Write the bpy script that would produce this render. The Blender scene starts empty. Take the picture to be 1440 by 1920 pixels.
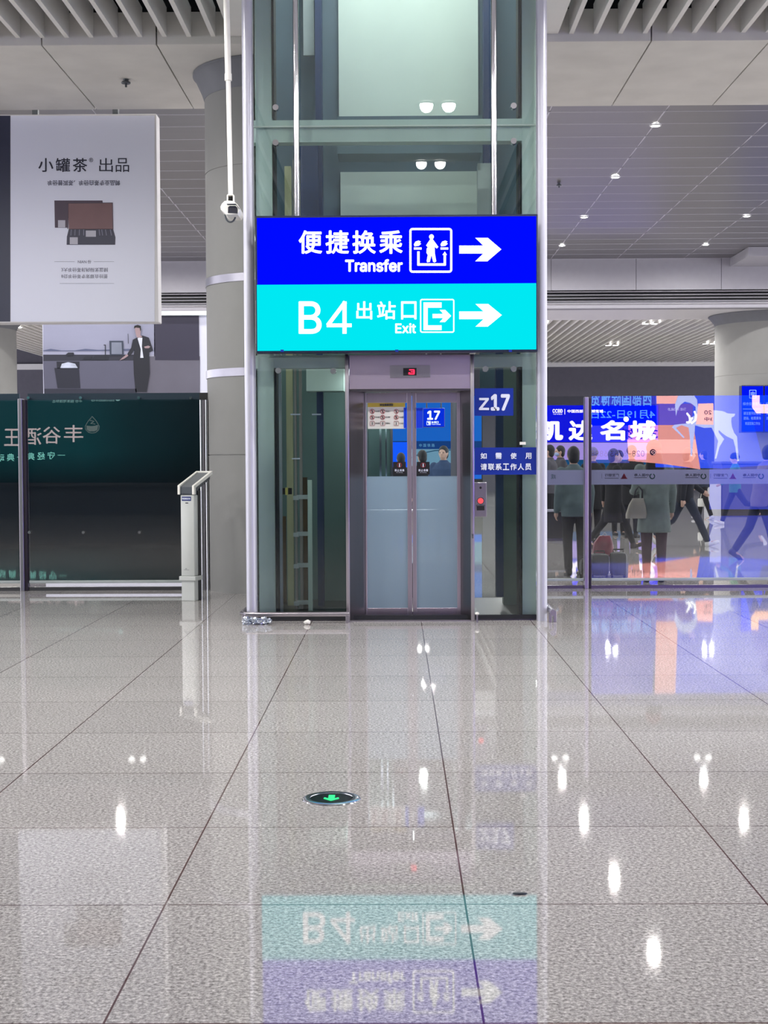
import bpy, bmesh, math, random, os
from mathutils import Vector, Matrix
random.seed(4)
sc = bpy.context.scene
COL = sc.collection
PI = math.pi

# ------------------------------------------------------------------ camera
F = 2673.0
CAMH = 1.48
PITCH, YAW, ROLL = math.radians(2.12), math.radians(0.49), math.radians(-0.28)
cam_d = bpy.data.cameras.new('camera'); cam = bpy.data.objects.new('camera', cam_d); COL.objects.link(cam)
cam_d.sensor_fit = 'VERTICAL'; cam_d.sensor_height = 36.0; cam_d.sensor_width = 27.0
cam_d.lens = F / 1920 * 36.0
cam_d.clip_start = 0.05; cam_d.clip_end = 300
RM = Matrix.Rotation(YAW, 4, 'Z') @ Matrix.Rotation(PI/2 - PITCH, 4, 'X') @ Matrix.Rotation(ROLL, 4, 'Z')
cam.matrix_world = Matrix.Translation((0, 0, CAMH)) @ RM
sc.camera = cam

# ------------------------------------------------------------------ world and exposure
sc.view_settings.view_transform = 'Standard'; sc.view_settings.look = 'None'
sc.view_settings.gamma = 1.0; sc.view_settings.use_curve_mapping = False
sc.view_settings.exposure = 0.34
sc.cycles.use_denoising = True
sc.cycles.transparent_max_bounces = 24
sc.cycles.max_bounces = 7
sc.cycles.sample_clamp_indirect = 6.0
sc.cycles.blur_glossy = 0.3
W = bpy.data.worlds.new('world'); sc.world = W; W.use_nodes = True
W.node_tree.nodes['Background'].inputs[0].default_value = (0.80, 0.80, 0.88, 1)
W.node_tree.nodes['Background'].inputs[1].default_value = 3.0
HALL_W = {-2.4: 9, 1.1: 2, 4.6: 3, 8.1: 46, 11.6: 58}   # watts of each downlight in the near hall, row by row
FAR_W = 44.0        # watts of each downlight in the far hall
LOW_W = 110.0        # watts of each downlight under the lower ceiling
LIGHT_COL = (1.0, 0.975, 0.94)

# ------------------------------------------------------------------ colour and material helpers
def lin(c):
    c /= 255.0
    return c/12.92 if c <= 0.04045 else ((c+0.055)/1.055)**2.4
def C(r, g, b): return (lin(r), lin(g), lin(b), 1.0)
def newmat(name):
    m = bpy.data.materials.new(name); m.use_nodes = True
    nt = m.node_tree
    for n in list(nt.nodes): nt.nodes.remove(n)
    out = nt.nodes.new('ShaderNodeOutputMaterial')
    return m, nt, out
def N(nt, t, **kw):
    n = nt.nodes.new(t)
    for k, v in kw.items(): setattr(n, k, v)
    return n
def mk(name, col, rough=0.5, metal=0.0, var=0.06, scale=6.0, stretch=None, spec=0.5, bump=0.0, coat=0.0):
    m, nt, out = newmat(name)
    b = N(nt, 'ShaderNodeBsdfPrincipled'); nt.links.new(b.outputs[0], out.inputs[0])
    b.inputs['Roughness'].default_value = rough; b.inputs['Metallic'].default_value = metal
    b.inputs['Specular IOR Level'].default_value = spec
    b.inputs['Coat Weight'].default_value = coat; b.inputs['Coat Roughness'].default_value = 0.04
    tc = N(nt, 'ShaderNodeTexCoord'); mp = N(nt, 'ShaderNodeMapping')
    mp.inputs['Scale'].default_value = stretch or (1, 1, 1)
    nz = N(nt, 'ShaderNodeTexNoise'); nz.inputs['Scale'].default_value = scale; nz.inputs['Detail'].default_value = 5
    nt.links.new(tc.outputs['Object'], mp.inputs[0]); nt.links.new(mp.outputs[0], nz.inputs['Vector'])
    mx = N(nt, 'ShaderNodeMix', data_type='RGBA')
    mx.inputs[6].default_value = tuple(max(0, c*(1-var*2)) for c in col[:3]) + (1,)
    mx.inputs[7].default_value = tuple(min(1, c*(1+var*2)) for c in col[:3]) + (1,)
    nt.links.new(nz.outputs['Fac'], mx.inputs[0]); nt.links.new(mx.outputs[2], b.inputs['Base Color'])
    if bump:
        bp = N(nt, 'ShaderNodeBump'); bp.inputs['Strength'].default_value = bump; bp.inputs['Distance'].default_value = 0.01
        nt.links.new(nz.outputs['Fac'], bp.inputs['Height']); nt.links.new(bp.outputs[0], b.inputs['Normal'])
    return m
def emi(name, col, s=1.0):
    m, nt, out = newmat(name)
    e = N(nt, 'ShaderNodeEmission'); e.inputs[0].default_value = col; e.inputs[1].default_value = s
    nt.links.new(e.outputs[0], out.inputs[0]); return m
def emigrad(name, col, s, stops):
    m = emi(name, col, s); nt = m.node_tree; e = next(n for n in nt.nodes if n.type == 'EMISSION')
    tc = N(nt, 'ShaderNodeTexCoord'); sp = N(nt, 'ShaderNodeSeparateXYZ'); r = N(nt, 'ShaderNodeValToRGB')
    nt.links.new(tc.outputs['Generated'], sp.inputs[0]); nt.links.new(sp.outputs[0], r.inputs[0]); nt.links.new(r.outputs[0], e.inputs[0])
    mr = N(nt, 'ShaderNodeMapRange', clamp=True); mr.inputs['From Max'].default_value = .22; mr.inputs['To Max'].default_value = s; mr.inputs['To Min'].default_value = s*.1
    nt.links.new(sp.outputs[2], mr.inputs[0]); nt.links.new(mr.outputs[0], e.inputs[1])
    el = r.color_ramp.elements
    for i, (p, k) in enumerate(stops):
        x = el[i] if i < 2 else el.new(p)
        x.position = p; x.color = tuple(c*k for c in col[:3]) + (1,)
    return m
def glass(name, tint, refl=0.08, fres=True):
    m, nt, out = newmat(name)
    t = N(nt, 'ShaderNodeBsdfTransparent'); t.inputs[0].default_value = tint
    g = N(nt, 'ShaderNodeBsdfGlossy'); g.inputs['Roughness'].default_value = 0.0
    fr = N(nt, 'ShaderNodeFresnel'); fr.inputs[0].default_value = 1.45
    ad = N(nt, 'ShaderNodeMath', operation='ADD', use_clamp=True); ad.inputs[1].default_value = refl
    mx = N(nt, 'ShaderNodeMixShader')
    nt.links.new(fr.outputs[0], ad.inputs[0]); nt.links.new(ad.outputs[0], mx.inputs[0])
    nt.links.new(t.outputs[0], mx.inputs[1]); nt.links.new(g.outputs[0], mx.inputs[2]); nt.links.new(mx.outputs[0], out.inputs[0])
    return m
def film(name, col, clear=0.25, glow=0.5, gl=0.05):
    """frosted film: part clear, part diffuse, part letting light through"""
    m, nt, out = newmat(name)
    t = N(nt, 'ShaderNodeBsdfTransparent'); t.inputs[0].default_value = (1, 1, 1, 1)
    d = N(nt, 'ShaderNodeBsdfDiffuse'); d.inputs[0].default_value = col
    tr = N(nt, 'ShaderNodeBsdfTranslucent'); tr.inputs[0].default_value = col
    g = N(nt, 'ShaderNodeBsdfGlossy'); g.inputs['Roughness'].default_value = 0.12
    m1 = N(nt, 'ShaderNodeMixShader'); m1.inputs[0].default_value = glow
    m2 = N(nt, 'ShaderNodeMixShader'); m2.inputs[0].default_value = clear
    m3 = N(nt, 'ShaderNodeMixShader'); m3.inputs[0].default_value = gl
    L = nt.links.new
    L(d.outputs[0], m1.inputs[1]); L(tr.outputs[0], m1.inputs[2]); L(m1.outputs[0], m2.inputs[1]); L(t.outputs[0], m2.inputs[2])
    L(m2.outputs[0], m3.inputs[1]); L(g.outputs[0], m3.inputs[2]); L(m3.outputs[0], out.inputs[0])
    return m

# ------------------------------------------------------------------ photo geometry helpers
def ray(px, py):
    d = RM.to_3x3() @ Vector(((px-720)/F, -(py-960)/F, -1.0)); return d
def P(px, py, Y):
    d = ray(px, py); k = Y/d.y
    return Vector((d.x*k, Y, CAMH + d.z*k))
class Plane:
    """a vertical plane facing the camera (d=-1) or, seen in a mirror pane, facing away from it (d=+1)"""
    def __init__(s, yproj, yreal=None, d=-1): s.yp, s.yr, s.d = yproj, yproj if yreal is None else yreal, d
    def pt(s, px, py, lay=0.0):
        v = P(px, py, s.yp); return Vector((v.x, s.yr + s.d*lay, v.z))

OFF = {}
class MB:
    def __init__(s): s.bm = bmesh.new()
    def box(s, x0, x1, y0, y1, z0, z1, bev=0.0):
        if x1 < x0: x0, x1 = x1, x0
        if y1 < y0: y0, y1 = y1, y0
        if z1 < z0: z0, z1 = z1, z0
        r = bmesh.ops.create_cube(s.bm, size=1.0)
        for v in r['verts']:
            v.co = Vector(((x0+x1)/2 + v.co.x*(x1-x0), (y0+y1)/2 + v.co.y*(y1-y0), (z0+z1)/2 + v.co.z*(z1-z0)))
        if bev > 0:
            es = list({e for v in r['verts'] for e in v.link_edges})
            bmesh.ops.bevel(s.bm, geom=es, offset=min(bev, (x1-x0)*.45, (y1-y0)*.45, (z1-z0)*.45), segments=2, profile=0.5, affect='EDGES')
        return s
    def bpx(s, x0, y0, x1, y1, Yf, Yb, bev=0.0):
        cx, cy = (x0+x1)/2, (y0+y1)/2
        return s.box(P(x0, cy, Yf).x, P(x1, cy, Yf).x, Yf, Yb, P(cx, y1, Yf).z, P(cx, y0, Yf).z, bev)
    def tube(s, a, b, r, r2=None, n=20, caps=True):
        a, b = Vector(a), Vector(b); r2 = r if r2 is None else r2
        d = (b-a); q = d.to_track_quat('Z', 'Y'); rings = []
        for p, rr in ((a, r), (b, r2)):
            rings.append([s.bm.verts.new(p + q @ Vector((rr*math.cos(2*PI*i/n), rr*math.sin(2*PI*i/n), 0))) for i in range(n)])
        for i in range(n):
            s.bm.faces.new((rings[0][i], rings[0][(i+1) % n], rings[1][(i+1) % n], rings[1][i]))
        if caps:
            s.bm.faces.new(list(reversed(rings[0]))); s.bm.faces.new(rings[1])
        return s
    def path(s, pts, r, n=10):
        pts = [Vector(p) for p in pts]; rings = []
        for i, p in enumerate(pts):
            d = (pts[min(i+1, len(pts)-1)] - pts[max(i-1, 0)]).normalized(); q = d.to_track_quat('Z', 'Y')
            rings.append([s.bm.verts.new(p + q @ Vector((r*math.cos(2*PI*k/n), r*math.sin(2*PI*k/n), 0))) for k in range(n)])
        for a, b in zip(rings, rings[1:]):
            best = min(range(n), key=lambda o: sum((a[k].co-b[(k+o) % n].co).length for k in range(n)))
            for k in range(n): s.bm.faces.new((a[k], a[(k+1) % n], b[(k+1+best) % n], b[(k+best) % n]))
        s.bm.faces.new(list(reversed(rings[0]))); s.bm.faces.new(rings[-1]); return s
    def lathe(s, prof, c=(0, 0, 0), n=48, caps=True):
        c = Vector(c); rings = []
        for r, z in prof:
            rings.append([s.bm.verts.new(c + Vector((r*math.cos(2*PI*i/n), r*math.sin(2*PI*i/n), z))) for i in range(n)])
        for a, b in zip(rings, rings[1:]):
            for i in range(n): s.bm.faces.new((a[i], a[(i+1) % n], b[(i+1) % n], b[i]))
        if caps: s.bm.faces.new(list(reversed(rings[0]))); s.bm.faces.new(rings[-1])
        return s
    def loft(s, secs, n=16, power=1.0):
        """closed body from rings (x, y, z, rx, ry)"""
        rings = []
        for (x, y, z, rx, ry) in secs:
            ring = []
            for i in range(n):
                a = 2*PI*i/n; c, d = math.cos(a), math.sin(a)
                c = math.copysign(abs(c)**power, c); d = math.copysign(abs(d)**power, d)
                ring.append(s.bm.verts.new((x+rx*c, y+ry*d, z)))
            rings.append(ring)
        for a, b in zip(rings, rings[1:]):
            for i in range(n): s.bm.faces.new((a[i], a[(i+1) % n], b[(i+1) % n], b[i]))
        s.bm.faces.new(list(reversed(rings[0]))); s.bm.faces.new(rings[-1]); return s
    def ell(s, c, rx, ry, rz, rot=None, u=16, v=10):
        r = bmesh.ops.create_uvsphere(s.bm, u_segments=u, v_segments=v, radius=1.0)
        for w in r['verts']:
            p = Vector((w.co.x*rx, w.co.y*ry, w.co.z*rz))
            if rot: p = rot @ p
            w.co = p + Vector(c)
        return s
    def cap(s, a, b, ra, rb, n=12):
        s.tube(a, b, ra, rb, n); s.ell(a, ra, ra, ra, u=n, v=8); s.ell(b, rb, rb, rb, u=n, v=8); return s
    def prism(s, pl, pts, lay=0.0, th=0.003):
        """flat shape given in photo pixels on a Plane"""
        a = [s.bm.verts.new(pl.pt(x, y, lay+th)) for x, y in pts]; b = [s.bm.verts.new(pl.pt(x, y, lay)) for x, y in pts]
        n = len(pts); s.bm.faces.new(a); s.bm.faces.new(list(reversed(b)))
        for i in range(n): s.bm.faces.new((a[i], b[i], b[(i+1) % n], a[(i+1) % n]))
        return s
    def rect(s, pl, x0, y0, x1, y1, lay=0.0, th=0.003): return s.prism(pl, [(x0, y0), (x1, y0), (x1, y1), (x0, y1)], lay, th)
    def disc(s, pl, x, y, r, lay=0.0, th=0.003, n=20): return s.prism(pl, [(x+r*math.cos(2*PI*i/n), y+r*math.sin(2*PI*i/n)) for i in range(n)], lay, th)
    def stroke(s, pl, pts, w, lay=0.0, th=0.003, close=False):
        pts = list(pts) + ([pts[0]] if close else [])
        for i in range(len(pts)-1):
            (x0, y0), (x1, y1) = pts[i], pts[i+1]; l = math.hypot(x1-x0, y1-y0) or 1
            ux, uy = (x1-x0)/l*w/2, (y1-y0)/l*w/2
            a = (x0-ux*.7, y0-uy*.7); b = (x1+ux*.7, y1+uy*.7)
            s.prism(pl, [(a[0]-uy, a[1]+ux), (b[0]-uy, b[1]+ux), (b[0]+uy, b[1]-ux), (a[0]+uy, a[1]-ux)], lay, th)
        return s
    def rring(s, pl, x0, y0, x1, y1, r, w, lay=0.0, th=0.003):
        def rr(x0, y0, x1, y1, r):
            o = []
            for cx, cy, a0 in ((x1-r, y0+r, -PI/2), (x1-r, y1-r, 0), (x0+r, y1-r, PI/2), (x0+r, y0+r, PI)):
                for k in range(5): o.append((cx+r*math.cos(a0+k*PI/8), cy+r*math.sin(a0+k*PI/8)))
            return o
        o, i_ = rr(x0, y0, x1, y1, r), rr(x0+w, y0+w, x1-w, y1-w, max(r-w, .3))
        for k in range(len(o)):
            q = (k+1) % len(o); s.prism(pl, [o[k], o[q], i_[q], i_[k]], lay, th)
        return s
    def text(s, pl, body, x0, y0, x1, y1, lay=0.0, th=0.003, mirror=False, bold=0.0, flip=False, latin=True):
        cu = bpy.data.curves.new('lettering', 'FONT'); cu.body = body; cu.extrude = 0.5; cu.offset = bold; cu.resolution_u = 4
        if latin and INTER and all(ord(ch) < 128 for ch in body): cu.font = INTER
        cu.offset = 0
        o = bpy.data.objects.new('lettering', cu); COL.objects.link(o)
        bpy.context.view_layer.update()
        me = bpy.data.meshes.new_from_object(o.evaluated_get(bpy.context.evaluated_depsgraph_get()))
        bpy.data.objects.remove(o)
        if len(me.vertices):
            xs = [v.co.x for v in me.vertices]; ys = [v.co.y for v in me.vertices]
            ax, bx, ay, by = min(xs), max(xs), min(ys), max(ys)
            sh = [(0, 0)] if bold <= 0 else [(bold*a, bold*b) for a, b in ((-1, 0), (1, 0), (0, -1), (0, 1), (-.7, -.7), (.7, .7), (-.7, .7), (.7, -.7))]
            bo = max(bold, 0)
            for si, (sx, sy) in enumerate(sh):
                vs = []
                for v in me.vertices:
                    u = (v.co.x+sx-ax+bo)/max(bx-ax+2*bo, 1e-6); w = (v.co.y+sy-ay+bo)/max(by-ay+2*bo, 1e-6)
                    if mirror: u = 1-u
                    if flip: w = 1-w
                    vs.append(s.bm.verts.new(pl.pt(x0+u*(x1-x0), y1-w*(y1-y0), lay + (th + si*.00025 if v.co.z > 0 else 0))))
                for f in me.polygons:
                    try: s.bm.faces.new([vs[i] for i in f.vertices])
                    except ValueError: pass
        bpy.data.meshes.remove(me); return s
    def build(s, name, mat, parent=None, smooth=False, norm=True, origin=None):
        if norm: bmesh.ops.recalc_face_normals(s.bm, faces=s.bm.faces[:])
        me = bpy.data.meshes.new(name)
        if parent is not None: off = OFF.get(parent.name, Vector())
        elif origin is not None: off = Vector(origin)
        else:
            vs = [v.co for v in s.bm.verts]
            off = Vector(((min(v.x for v in vs)+max(v.x for v in vs))/2, (min(v.y for v in vs)+max(v.y for v in vs))/2, min(v.z for v in vs)))
        for v in s.bm.verts: v.co -= off
        s.bm.to_mesh(me); s.bm.free()
        if smooth:
            for p in me.polygons: p.use_smooth = True
            if smooth == 'auto':
                me.set_sharp_from_angle(angle=math.radians(35))
        me.materials.append(mat)
        o = bpy.data.objects.new(name, me); COL.objects.link(o)
        if parent is not None: o.parent = parent
        else: o.location = off
        OFF[o.name] = off
        return o
def tag(o, label=None, cat=None, group=None, kind=None):
    if label: o['label'] = label
    if cat: o['category'] = cat
    if group: o['group'] = group
    if kind: o['kind'] = kind
    return o
def thing(name, label, cat, loc, group=None, rz=0):
    o = bpy.data.objects.new(name, None); COL.objects.link(o); o.empty_display_size = 0.1
    o.location = loc; o.rotation_euler = (0, 0, rz); OFF[o.name] = Vector(loc)
    return tag(o, label, cat, group)
def struct(o): o['kind'] = 'structure'; return o
def copy_tree(o, parent=None, loc=None, rz=None, label=None):
    c = o.copy(); COL.objects.link(c)
    if parent is not None: c.parent = parent
    if loc is not None: c.location = loc
    if rz is not None: c.rotation_euler = (0, 0, rz)
    if label: c['label'] = label
    for ch in list(o.children): copy_tree(ch, c)
    return c
INTER = None
try:
    fp = os.path.join(bpy.utils.system_resource('DATAFILES', path='fonts'), 'Inter.woff2')
    if os.path.exists(fp): INTER = bpy.data.fonts.load(fp)
except Exception: INTER = None

# ------------------------------------------------------------------ materials
def floor_mat():
    m, nt, out = newmat('polished_granite'); L = nt.links.new
    b = N(nt, 'ShaderNodeBsdfPrincipled'); L(b.outputs[0], out.inputs[0])
    tc = N(nt, 'ShaderNodeTexCoord'); g = N(nt, 'ShaderNodeNewGeometry'); sp = N(nt, 'ShaderNodeSeparateXYZ'); L(g.outputs['Position'], sp.inputs[0])
    def M(op, a, b_=None, clamp=False):
        n = N(nt, 'ShaderNodeMath', operation=op, use_clamp=clamp)
        for i, v in enumerate((a, b_)):
            if v is None: continue
            if isinstance(v, (int, float)): n.inputs[i].default_value = v
            else: L(v, n.inputs[i])
        return n.outputs[0]
    fx = M('ADD', sp.outputs[0], 100 - FJX); fx1 = M('FRACT', fx)
    fy = M('ADD', sp.outputs[1], 100 - FJY); fy0 = M('DIVIDE', fy, 1.0); fy1 = M('FRACT', fy0)
    dx = M('MINIMUM', fx1, M('SUBTRACT', 1.0, fx1)); dy = M('MINIMUM', fy1, M('SUBTRACT', 1.0, fy1))
    dd = M('MINIMUM', dx, dy); joint = M('LESS_THAN', dd, 0.0032)
    n1 = N(nt, 'ShaderNodeTexNoise'); n1.inputs['Scale'].default_value = 75; n1.inputs['Detail'].default_value = 4; n1.inputs['Roughness'].default_value = .75
    n2 = N(nt, 'ShaderNodeTexVoronoi'); n2.inputs['Scale'].default_value = 110
    n3 = N(nt, 'ShaderNodeTexNoise'); n3.inputs['Scale'].default_value = 1.7; n3.inputs['Detail'].default_value = 4
    for n in (n1, n2, n3): L(g.outputs['Position'], n.inputs['Vector'])
    r = N(nt, 'ShaderNodeValToRGB'); e = r.color_ramp.elements
    e[0].position = .33; e[0].color = C(122, 119, 117); e[1].position = .66; e[1].color = C(246, 242, 239)
    e2 = r.color_ramp.elements.new(.5); e2.color = C(192, 188, 186)
    L(n1.outputs['Fac'], r.inputs[0])
    mv = N(nt, 'ShaderNodeMix', data_type='RGBA', blend_type='MULTIPLY'); mv.inputs[0].default_value = .30
    L(r.outputs[0], mv.inputs[6]); L(n2.outputs['Distance'], mv.inputs[7])
    # one value per tile, so the slabs differ a little
    cb = N(nt, 'ShaderNodeCombineXYZ'); L(M('FLOOR', fx), cb.inputs[0]); L(M('FLOOR', fy0), cb.inputs[1])
    wn = N(nt, 'ShaderNodeTexWhiteNoise'); L(cb.outputs[0], wn.inputs['Vector'])
    tv = M('ADD', M('MULTIPLY', wn.outputs['Value'], .10), M('ADD', .88, M('MULTIPLY', n3.outputs['Fac'], .12)))
    mm = N(nt, 'ShaderNodeVectorMath', operation='SCALE'); L(mv.outputs[2], mm.inputs[0]); L(tv, mm.inputs['Scale'])
    bw = N(nt, 'ShaderNodeMix', data_type='RGBA'); L(joint, bw.inputs[0]); L(mm.outputs[0], bw.inputs[6]); bw.inputs[7].default_value = C(88, 62, 60)
    L(bw.outputs[2], b.inputs['Base Color'])
    rr = N(nt, 'ShaderNodeMapRange'); rr.inputs['To Min'].default_value = .015; rr.inputs['To Max'].default_value = .04; L(n1.outputs['Fac'], rr.inputs['Value'])
    L(rr.outputs[0], b.inputs['Roughness']); b.inputs['Specular IOR Level'].default_value = .5
    return m
FJX, FJY = 0.224, 4.69
M_floor = floor_mat()
M_conc = mk('concrete', C(205, 202, 197), .75, var=.09, scale=1.6, bump=.02)
M_col = mk('column_concrete', C(136, 136, 134), .8, var=.05, scale=2.2, bump=.03)
M_coldark = mk('collar_grey', C(104, 106, 112), .6)
M_white = mk('white_paint', C(205, 203, 205), .5, var=.02)
M_bafw = mk('baffle_paint', C(222, 219, 216), .5, var=.02)
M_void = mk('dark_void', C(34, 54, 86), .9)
M_plank = mk('metal_plank', C(122, 120, 124), .32, metal=.55, var=.05, scale=3, stretch=(.15, 2, 1))
M_plankedge = mk('plank_edge', C(196, 194, 204), .4, metal=.3)
M_black = mk('black_paint', C(16, 17, 20), .5)
M_fascia = mk('fascia_panel', C(158, 156, 164), .6, var=.03)
M_darkwall = mk('dark_wall', C(84, 82, 94), .7)
M_steel = mk('brushed_steel', C(186, 180, 188), .28, metal=1.0, var=.05, scale=14, stretch=(1, 1, .05))
M_steeldark = mk('steel_dark', C(120, 116, 120), .3, metal=1.0, var=.05, scale=10, stretch=(1, 1, .05))
M_chrome = mk('chrome', C(215, 215, 220), .14, metal=1.0, var=.02)
M_band_steel = mk('band_steel', C(150, 148, 156), .34, metal=1.0)
M_pillar = mk('silver_paint', C(186, 186, 198), .35, metal=.25, var=.02)
M_tealframe = mk('teal_frame_paint', C(196, 212, 206), .5, var=.04)
M_tealdark = mk('teal_dark_panel', C(88, 108, 120), .5, var=.12, scale=2)  # dark teal of the shaft linings and cross beam
M_navy = mk('navy_panel', C(44, 62, 98), .5, var=.08)
M_pale = mk('pale_frosted_panel', C(205, 218, 208), .6, var=.05, scale=1.5)
M_rubber = mk('black_rubber', C(26, 28, 32), .6)
M_liftglass = glass('green_tinted_glass', (.92, .97, .955, 1), .03)
M_doorglass = glass('door_glass', (.86, .92, .93, 1), .02)
M_partglass = glass('partition_glass', (.87, .89, .90, 1), .105)
M_darkglass = None
M_frost = film('frosted_door_film', C(168, 188, 205), .22, .45, .06)
M_band = film('pale_band_film', C(196, 196, 226), .22, .5, .02)
M_grey = mk('grey_plastic', C(196, 199, 196), .4, var=.02)
M_dgrey = mk('dark_grey_plastic', C(70, 76, 82), .4)
M_signblue = mk('sign_blue', C(8, 44, 150), .35, var=.01)
M_signwhite = mk('sign_white', C(225, 230, 245), .4, var=.01)
M_olive = mk('olive_rail', C(176, 174, 140), .5, var=.2, scale=4, stretch=(3, 3, .4))
M_railgrey = mk('rail_grey', C(176, 184, 184), .4, metal=.3, var=.1)
M_brown = mk('stained_wood', C(96, 74, 46), .6, var=.2)
M_whitep = mk('white_plastic', C(236, 234, 226), .35, var=.01)
M_lamp = emi('lamp_disc', (1, .98, .94, 1), 30)

# ------------------------------------------------------------------ structure: floor, ceilings, walls
struct(MB().box(-24, 24, -6.6, 66, -.12, 0).build('floor', M_floor, origin=(0, 0, 0)))
# near louvred ceiling
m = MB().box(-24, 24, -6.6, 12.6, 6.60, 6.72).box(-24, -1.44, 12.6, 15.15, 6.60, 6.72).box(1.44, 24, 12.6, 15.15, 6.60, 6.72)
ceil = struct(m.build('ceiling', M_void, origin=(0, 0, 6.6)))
bx = [-1.90 - .257*k for k in range(0, 22)] + [1.86 + .257*k for k in range(0, 22)]
base = None
for i, x in enumerate(bx):
    if base is None:
        base = MB().box(x-.024, x+.024, -3, 15.16, 5.93, 6.24).build('baffle', M_bafw, ceil); x00 = x
    else:
        c = base.copy(); COL.objects.link(c); c.parent = ceil; c.location = (x-x00, 0, 0)
m = MB()
m.box(-1.72, -1.44, -3, 15.14, 5.93, 6.24); m.box(1.44, 1.72, -3, 15.14, 5.93, 6.24); m.box(-1.44, 1.44, -3, 12.6, 5.93, 6.24)
m.build('shaft_opening_trim', M_bafw, ceil)
# concrete beam made of panels with open joints
m = MB(); js = [-24, -12.4, -9.9, -8.66, -6.2, -4.95, -3.71, -2.50, 0.2, 1.45, 2.70, 3.95, 5.2, 6.4, 7.7, 8.9, 10.2, 12.6, 24]
for a, b in zip(js, js[1:]): m.box(a+.007, b-.007, 15.15, 17.9, 5.85, 6.19, .004)
beam = struct(m.build('ceiling_beam', M_conc))
beam.name = 'ceiling.beam'
beam.name = 'trim_1'
m = MB().box(-24, 24, 15.17, 17.88, 6.0, 7.3); o = struct(m.build('trim_2', M_black))
# planked metal ceiling of the tall hall
ZC = 7.1
m = MB(); e = MB(); y = 17.9; k = 0
per = 4.5; y0 = 24.3 - 2*per
rows = []
yy = y0
while yy < 40.5:
    for j in range(5): rows.append((yy + j*.9 + (.06 if j == 0 else .02), yy + (j+1)*.9 - (.06 if j == 4 else .0)))
    yy += per
xs = [-24, -16.2, -14.3, -12.4, -10.5, -8.6, -6.72, -4.85, -2.98, -1.1, .67, 2.52, 4.40, 6.27, 8.15, 10.02, 11.9, 13.8, 15.7, 24]
for a, b in rows:
    if b < 17.9 or a > 40.4: continue
    a = max(a, 17.9); b = min(b, 40.5)
    for xa, xb in zip(xs, xs[1:]):
        # each plank dips slightly to its far edge
        vs = [m.bm.verts.new(v) for v in ((xa+.012, a, ZC+.025), (xb-.012, a, ZC+.025), (xb-.012, b-.02, ZC), (xa+.012, b-.02, ZC),
                                        (xa+.012, a, ZC+.08), (xb-.012, a, ZC+.08), (xb-.012, b-.02, ZC+.08), (xa+.012, b-.02, ZC+.08))]
        for f in ((0, 1, 2, 3), (4, 5, 6, 7), (0, 1, 5, 4), (1, 2, 6, 5), (2, 3, 7, 6), (3, 0, 4, 7)): m.bm.faces.new([vs[i] for i in f])
    e.box(-24, 24, b-.02, b, ZC-.004, ZC+.03)
for xa in xs[1:-1]: e.box(xa-.011, xa+.011, 17.9, 40.5, ZC+.012, ZC+.05)
pl = struct(m.build('ceiling.001', M_plank, origin=(0, 29, ZC)))
e.build('joint_strips', M_plankedge, pl)
struct(MB().box(-24, 24, 17.9, 40.6, ZC+.09, ZC+.2).build('ceiling.002', M_black))
# fascia above the lower hall
m = MB()
xx = -22.0
while xx < 22: m.box(xx+.006, xx+2.394, 40.5, 40.62, 6.22, 7.12); xx += 2.4
m.box(-24, 24, 40.56, 40.9, 6.22, 7.3)
struct(m.build('trim_3', M_fascia))
g = struct(MB().box(-24, 24, 40.7, 40.8, 5.7, 6.22).build('trim_4', M_black, origin=(0, 40.7, 5.7)))
m = MB()
for k in range(5): m.box(-24, 24, 40.48, 40.62, 5.80+.087*k+.018, 5.80+.087*k+.034)
m.build('grille_blades', M_fascia, g)
struct(MB().box(-24, 24, 40.42, 40.7, 5.70, 5.80, .01).build('trim_5', M_fascia))
low = struct(MB().box(-24, 24, 40.6, 44.0, 5.72, 5.9).build('ceiling.003', M_white))
low2 = struct(MB().box(-24, 24, 44.0, 64, 6.5, 6.6).build('ceiling.004', M_black, origin=(0, 44, 6.5)))
base = None; xs2 = [3.2+.27*k for k in range(46)] + [-14.3+.27*k for k in range(22)]
for x in xs2:
    if base is None: base = MB().box(x-.03, x+.03, 44, 63.8, 5.72, 5.98).build('baffle', M_bafw, low2); x00 = x
    else:
        c = base.copy(); COL.objects.link(c); c.parent = low2; c.location = (x-x00, 0, 0)
struct(MB().box(-24, 24, 63.8, 64.0, 0, 7).build('wall_far', M_darkwall))
struct(MB().box(-24, 24, 63.6, 63.8, 5.55, 5.8).build('trim_6', M_white))
wb = struct(MB().box(-24, 24, -6.6, -6.4, 0, 3.5).build('wall_back', mk('back_wall', C(40, 44, 52), .6)))
MB().box(-24, 24, -6.6, -6.4, 3.5, 7.0).build('pale_bounce_wall', mk('back_wall_bounce', C(215, 222, 218), .6), wb)  # unseen upper wall, made pale to bounce light and veil the lift glass
# ceiling drop at the edge of the tall hall
struct(MB().box(9.45, 13, 38.4, 40.5, 6.86, 7.1).build('trim_7', M_fascia))

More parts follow.
